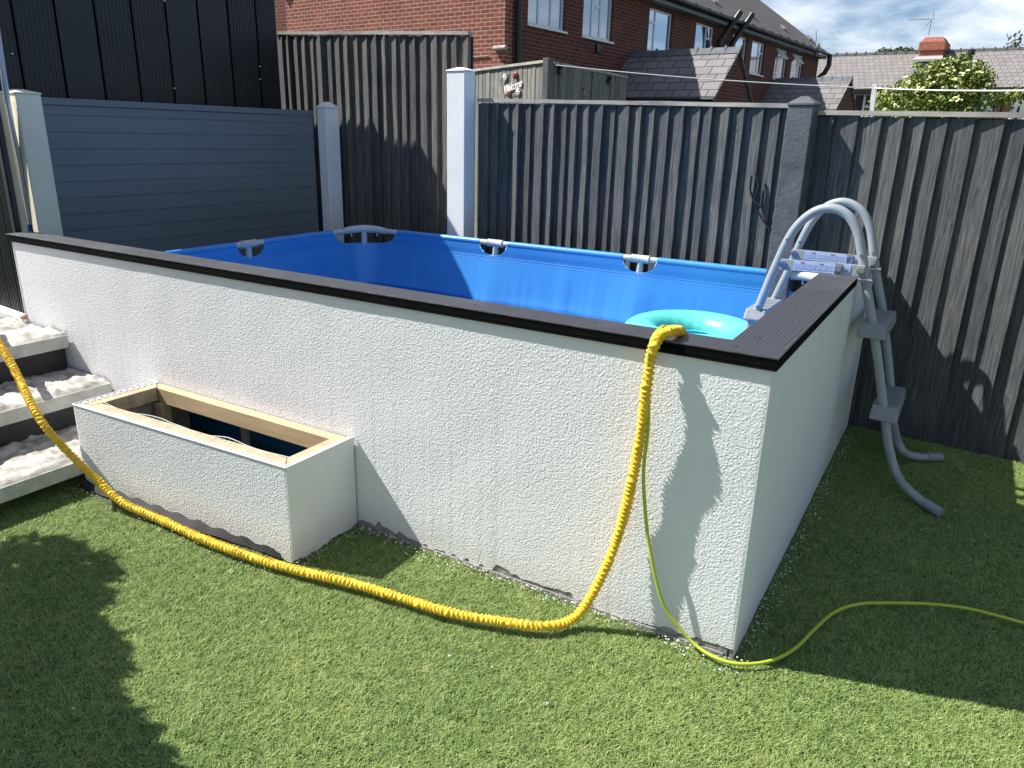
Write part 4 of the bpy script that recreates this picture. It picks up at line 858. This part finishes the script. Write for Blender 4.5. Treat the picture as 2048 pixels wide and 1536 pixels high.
# shaded brick return to the left
b = MB(); b.box(lx-3, lx-.02, hy0+1.2, hy0+1.45, 0, 7.5); b.build('brick_building', M['brick'], label='shaded brick wall glimpsed left of the terrace gable', cat='building')
# brick outhouses with slate roofs
def outhouse(pr, pa_, pe, label, hw):
    A_ = at_x(*pr, HX); yr = A_.y; zr = A_.z; E_ = at_y(*pa_, yr); xe = E_.x; zr = (zr+E_.z)/2
    # eave point: on gable plane x = xe
    q = at_x(*pe, xe); ze = q.z; hw = yr-q.y
    t = thing('outhouse', label, 'outhouse', (HX+1, yr, 0), 'brick outhouses behind the terrace')
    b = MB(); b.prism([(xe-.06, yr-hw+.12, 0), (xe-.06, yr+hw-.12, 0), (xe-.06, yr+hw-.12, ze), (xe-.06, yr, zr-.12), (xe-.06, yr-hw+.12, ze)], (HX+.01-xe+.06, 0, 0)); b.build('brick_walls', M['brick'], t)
    b = MB(); th = .05
    for s_ in (-1, 1):
        b.hexa([(HX+.002, yr, zr-th), (HX+.002, yr+s_*hw, ze-th), (xe, yr+s_*hw, ze-th), (xe, yr, zr-th)][::s_ if s_ == 1 else -1], [(HX+.002, yr, zr), (HX+.002, yr+s_*hw, ze), (xe, yr+s_*hw, ze), (xe, yr, zr)][::s_ if s_ == 1 else -1])
    b.build('slate_roof', M['slate'], t)
    b = MB(); n = 8
    for i in range(n):
        x0 = HX+.01+(xe-HX-.01)*i/n; x1 = HX+.01+(xe-HX-.01)*(i+1)/n-.03
        b.prism([(x0, yr-.14, zr-.10), (x0, yr, zr+.05), (x0, yr+.14, zr-.10), (x0, yr, zr-.0)], (x1-x0, 0, 0)); b.prism([(x1, yr-.15, zr-.11), (x1, yr, zr+.09), (x1, yr+.15, zr-.11), (x1, yr, zr)], (.05, 0, 0))
    b.build('ridge_tiles', M['ridge'], t)
    b = MB(); b.tube([(HX+.02, yr-hw-.05, ze-.07), (xe, yr-hw-.05, ze-.07)], .05, 8); b.build('gutter', M['gutter'], t); return t
outhouse((1262, 105), (1481, 100), (1430, 192), 'larger nearer brick outhouse with half-sunlit slate roof', 1.4)
outhouse((1548, 159), (1704, 157), (1672, 219), 'smaller further brick outhouse with slate roof beside the grey post', 1.4)

# ------------------------------------------------------------------ far row
FR = 46.0; e0 = at_y(1760, 177, FR); ezf = e0.z; rid = at_y(1800, 107, FR+4.5); rzf = rid.z
fr_ = thing('terrace_house', 'distant low brick terrace with pinkish tiled roof and chimney', 'house', (0, FR+3, 0))
xl = at_y(1560, 180, FR).x; xr = at_y(2300, 190, FR).x
b = MB(); b.box(xl, xr, FR+.3, FR+.5, 0, ezf-.1); b.build('front_wall', M['brick_far'], fr_)
b = MB(); zl = at_y(1640, 118, FR+4.5).z; b.add([(xl, FR, ezf), (xr, FR, ezf), (xr, FR+4.5, rzf), (xl, FR+4.5, rzf), (xl, FR+9, ezf), (xr, FR+9, ezf)], [(0, 1, 2, 3), (3, 2, 5, 4)]); o = b.build('roof', M['slate_far'], fr_); s_ = o.modifiers.new('t', 'SOLIDIFY'); s_.thickness = .12; s_.offset = -1
b = MB(); x = xl
while x < xr: b.box(x+.04, x+.5, FR+4.38, FR+4.62, rzf-.03, rzf+.10); b.box(x, x+.04, FR+4.36, FR+4.64, rzf-.03, rzf+.17); x += .54
b.build('ridge_tiles', M['verge'], fr_)
b = MB(); b.box(xl, xr, FR-.1, FR+.25, ezf-.28, ezf-.1); b.build('gutter', M['gutter'], fr_)
for px0, px1, py0, py1 in ((1708, 1747, 186, 240), (1957, 1990, 180, 225), (2028, 2075, 185, 245), (1775, 1800, 203, 260)):
    p0 = at_y(px0, py0, FR+.3); p1 = at_y(px1, py1, FR+.3); z0, z1 = min(p0.z, p1.z), max(p0.z, p1.z); x0, x1 = sorted((p0.x, p1.x))
    f = MB(); t = .12; Yw = FR+.22; f.box(x0, x1, Yw, FR+.31, z0, z0+t); f.box(x0, x1, Yw, FR+.31, z1-t, z1); f.box(x0, x0+t, Yw, FR+.31, z0+t, z1-t); f.box(x1-t, x1, Yw, FR+.31, z0+t, z1-t); f.box((x0+x1)/2-.05, (x0+x1)/2+.05, Yw, FR+.31, z0+t, z1-t); f.box((x0+x1)/2+.05, x1-t, Yw, FR+.31, z1-.75, z1-.67)
    fo = f.build('window', M['upvc'], fr_); f = MB(); f.box(x0+.05, x1-.05, FR+.26, FR+.28, z0+.05, z1-.05); f.build('pane', M['glassd'], fo)
c0 = at_y(1838, 108, FR+3.3); c1 = at_y(1884, 112, FR+3.3); ctz = at_y(1860, 74, FR+3.3).z; cm = MB(); cxm = c0.x; cw = c1.x-c0.x; zb_ = c0.z-.6
cm.box(cxm, cxm+cw, FR+3.3, FR+4.9, zb_, ctz-.66); cm.box(cxm-.06, cxm+cw+.06, FR+3.22, FR+4.98, ctz-.659, ctz-.24); cm.hexa([(cxm-.02, FR+3.25, ctz-.239), (cxm+cw+.02, FR+3.25, ctz-.239), (cxm+cw+.02, FR+4.95, ctz-.239), (cxm-.02, FR+4.95, ctz-.239)], [(cxm+.15, FR+3.4, ctz), (cxm+cw-.15, FR+3.4, ctz), (cxm+cw-.15, FR+4.8, ctz), (cxm+.15, FR+4.8, ctz)])
co = cm.build('chimney', M['brick_far'], fr_); b = MB()
b.hexa([(cxm-.25, FR+2.95, c0.z-.42), (cxm+cw+.1, FR+2.95, c0.z-.42), (cxm+cw+.05, FR+3.28, c0.z-.26), (cxm-.08, FR+3.28, c0.z-.26)], [(cxm-.25, FR+2.95, c0.z-.30), (cxm+cw+.1, FR+2.95, c0.z-.30), (cxm+cw+.05, FR+3.28, c0.z-.12), (cxm-.08, FR+3.28, c0.z-.12)]); b.build('flashing', M['lead'], co)
b = MB(); p = at_y(1940, 120, FR+3); b.tube([p-Vector((0, 0, .8)), p+Vector((0, 0, .25))], .12, 8); b.tube([p+Vector((0, 0, .25)), p+Vector((0, 0, .5))], .17, 8); b.build('soil_pipe', M['gutter'], fr_)
def aerial(px, py0, py1, Y, label, lean, w_):
    a = at_y(px, py0, Y); t = at_y(px+lean, py1, Y); b = MB(); b.tube([a, t], .03, 6); k = (a-t).length
    b.tube([t+Vector((-w_, 0, .02*w_)), t+Vector((w_*.15, 0, 0))], .022, 6)
    for i in range(8): q = t+Vector((-w_+w_*i/8, 0, .02*w_)); b.tube([q-Vector((0, .25, .02)), q+Vector((0, .25, .02))], .015, 5)
    b.tube([t+Vector((0, 0, .45)), t+Vector((.1, 0, -.02))], .022, 6); b.tube([t, t+Vector((-.3, 0, -.5))], .022, 6)
    b.build('aerial', M['dish'], label=label, cat='aerial', group='television aerials')
aerial(1857, 71, 38, FR+4, 'tall television aerial standing on the brick chimney', 6, 1.1); aerial(1628, 88, 70+11, hy1+6, 'small television aerial just beyond the end of the terrace roof', 1, .7)
# washing line and prop
lp = [on_right(1110, 130, .05)]; pr = at_y(1748, 176, 9.0); en = at_y(2070, 181, 6.4)
def sag(a, c, s, n=14): return [a.lerp(c, i/n)-Vector((0, 0, s*4*(i/n)*(1-i/n))) for i in range(n+1)]
b = MB(); b.tube(sag(lp[0], pr, .03)+sag(pr, en, .01)[1:], .0055, 6); b.build('washing_line', M['line'], label='white washing line strung across the neighbour gardens', cat='washing line')
b = MB(); pt_ = at_y(1751, 167, 9.0); pb = at_y(1742, 230, 9.0); dd = (pb-pt_).normalized(); s_ = Vector((.024, 0, 0)); y_ = Vector((0, .02, 0)); e = pt_+dd*1.9
b.hexa([e-s_-y_, e+s_-y_, e+s_+y_, e-s_+y_], [pt_-s_-y_, pt_+s_-y_, pt_+s_+y_, pt_-s_+y_]); b.build('line_prop', M['polew'], label='white timber prop holding up the washing line', cat='prop')

# ------------------------------------------------------------------ vegetation
def leaves(cs, n, size, seed):
    """cs: list of (centre, radii); returns V,F of leaf quads"""
    g = np.random.default_rng(seed); Vs = []
    tot = sum(c[2] for c in cs)
    for c, r, wt in cs:
        m_ = int(n*wt/tot); d = g.normal(size=(m_, 3)); d /= np.linalg.norm(d, axis=1)[:, None]; rad = g.random(m_)**.45; rad *= 1+.25*vnoise(d[:, 0]*3+9, d[:, 1]*3+d[:, 2]*2+9, seed+3)
        p = np.array(c)+d*rad[:, None]*np.array(r)
        a = g.normal(size=(m_, 3)); a /= np.linalg.norm(a, axis=1)[:, None]; b_ = np.cross(a, g.normal(size=(m_, 3))+np.array([0, 0, 1.5])); b_ /= np.linalg.norm(b_, axis=1)[:, None]
        s = size*(.6+.8*g.random(m_))[:, None]; q = np.stack([p-a*s, p+b_*s*.45, p+a*s, p-b_*s*.45], 1); Vs.append(q)
    V = np.concatenate(Vs, 0).reshape(-1, 3); return V, np.arange(len(V)).reshape(-1, 4)
TY = 12.5
def tc_(px, py, r, wt, Y=TY): p = at_y(px, py, Y); return (tuple(p), r, wt)
cl = [tc_(1870, 205, (.75, .6, .5), 5), tc_(1830, 215, (.7, .6, .42), 4), tc_(1915, 170, (.50, .45, .40), 4), tc_(1880, 165, (.42, .4, .32), 3), tc_(1905, 135, (.24, .25, .17), 1.2), tc_(1945, 195, (.32, .4, .45), 2), tc_(1800, 205, (.42, .40, .26), 2.0), tc_(1780, 195, (.22, .2, .14), .6), tc_(1840, 175, (.34, .3, .26), 1.6), tc_(1955, 150, (.18, .2, .2), .6), tc_(1870, 140, (.16, .16, .12), .3), tc_(1838, 132, (.10, .1, .05), .12), tc_(1960, 160, (.14, .14, .12), .3), tc_(1850, 260, (1.0, .8, .6), 4), tc_(1930, 118, (.10, .12, .10), .25), tc_(1775, 200, (.12, .12, .06), .15)]
cl = [(c, tuple(q*.80 for q in r), wt) for c, r, wt in cl]
V, F = leaves(cl, 15000, .030, 5); bs = at_y(1880, 260, TY); tr = thing('elder_tree', 'bushy elder in cream blossom showing above the fence on the right', 'tree', (bs.x, TY, 0))
npmesh('crown', V, F, M['leaf'], tr, False)
b = MB(); g = random.Random(8)
for c, r, wt in cl[:9]:
    for k in range(int(3*wt)):
        a = g.uniform(0, 6.28); e = g.uniform(-.3, 1.2); p = Vector(c)+Vector((math.cos(a)*math.cos(e)*r[0], -abs(math.sin(a))*math.cos(e)*r[1], math.sin(e)*r[2]))*g.uniform(.85, 1.05)
        for q in range(5): p2 = p+Vector((g.gauss(0, .022), g.gauss(0, .022), g.gauss(0, .012))); s_ = .016; b.add([p2+Vector((-s_, -.01, -s_*.5)), p2+Vector((s_, -.012, -s_*.4)), p2+Vector((s_, .01, s_)), p2+Vector((-s_, .01, s_*.9))], [(0, 1, 2, 3)])
b.build('blossom', M['flower'], tr)
b = MB(); base = Vector((bs.x, TY, 0))
b.tube([base, base+Vector((.05, 0, .9)), Vector(cl[0][0])], [.11, .08, .04], 8)
for c, r, wt in cl[1:9]: c = Vector(c); b.tube([base+Vector((.03, 0, .7)), (base+c)/2+Vector((.05, 0, .3)), c+Vector((0, 0, r[2]*.6))], [.05, .03, .008], 6)
b.build('trunk', M['bark'], tr)
def clump(name, cls, n, size, mt, label, seed, base, catg='tree', group=None):
    V, F = leaves(cls, n, size, seed); t = thing(name, label, catg, base, group); npmesh('crown', V, F, mt, t, False); b = MB(); B_ = Vector(base)
    for c, r, w_ in cls: b.tube([B_, B_.lerp(Vector(c), .5)+Vector((.05, 0, .1)), Vector(c)], [.08, .05, .01], 6)
    b.build('trunk', M['bark'], t)
YB = FR+14
cls = [tc_(1768, 112, (.55, .6, .5), 1, YB)]
clump('far_tree', cls, 420, .14, M['leafd'], 'small dark treetop left of the gap above the far ridge', 31, (cls[0][0][0], YB, 0), group='treetops beyond the far roof')
cls = [tc_(1805, 110, (.9, .6, .45), 1, YB)]
clump('far_tree', cls, 700, .14, M['leafd'], 'wider dark treetop just left of the chimney above the far ridge', 32, (cls[0][0][0], YB, 0), group='treetops beyond the far roof')
cls = [tc_(2025, 96, (.5, .4, .9), 1, YB)]
clump('far_tree', cls, 110, .16, M['leafd'], 'sparse twiggy treetop above the far ridge at the right', 33, (cls[0][0][0], YB, 0), group='treetops beyond the far roof')
cls = [tc_(2005, 200, (.22, .2, .12), 1, 13), tc_(2045, 190, (.2, .2, .12), 1, 13), tc_(1990, 195, (.12, .15, .1), .5, 13)]
clump('garden_shrub', cls, 500, .035, M['leaf'], 'thin leafy shrub sprays right of the blossoming elder', 34, (cls[0][0][0], 13, 0), 'shrub')
# plant outside the frame whose shadow falls on the lawn
sh = []
def cast(px, py, z): p = at_z(px, py, 0); return p-SUN*(z/-SUN.z)*1.0
for px, py, z, r, wt in ((95, 1135, 1.62, (.20, .22, .12), 1.6), (160, 1160, 1.60, (.17, .2, .08), 1.4), (215, 1165, 1.6, (.07, .10, .05), .5), (40, 1220, 1.5, (.2, .25, .12), 2), (140, 1255, 1.5, (.16, .2, .07), 1.5), (205, 1215, 1.5, (.05, .10, .04), .4), (220, 1285, 1.45, (.12, .12, .07), 1.2), (80, 1340, 1.4, (.32, .3, .16), 4), (200, 1350, 1.35, (.17, .2, .12), 2), (40, 1450, 1.3, (.36, .3, .2), 4), (180, 1440, 1.25, (.24, .26, .18), 4), (240, 1500, 1.25, (.16, .2, .14), 2), (20, 1560, 1.2, (.4, .4, .25), 5), (200, 1570, 1.15, (.24, .3, .2), 4), (100, 1650, 1.1, (.4, .4, .3), 5)):
    px -= 45 if py < 1230 else (95 if py < 1400 else 185)
    p = cast(px, py, z); sh.append((tuple(p), r, wt))
sh = [(c, r, wt*(.42 if c[2] > 1.52 else 1)) for c, r, wt in sh]
V, F = leaves(sh, 17000, .05, 77); bx = cast(150, 1500, .5); vt = thing('potted_shrub', 'leafy shrub standing beside the lawn left of the view', 'shrub', (bx.x, bx.y, 0)); npmesh('crown', V, F, M['leafd'], vt, False)
b = MB(); b.tube([(bx.x, bx.y, 0), (bx.x, bx.y, 1.2)], [.05, .02], 8); b.build('trunk', M['bark'], vt)
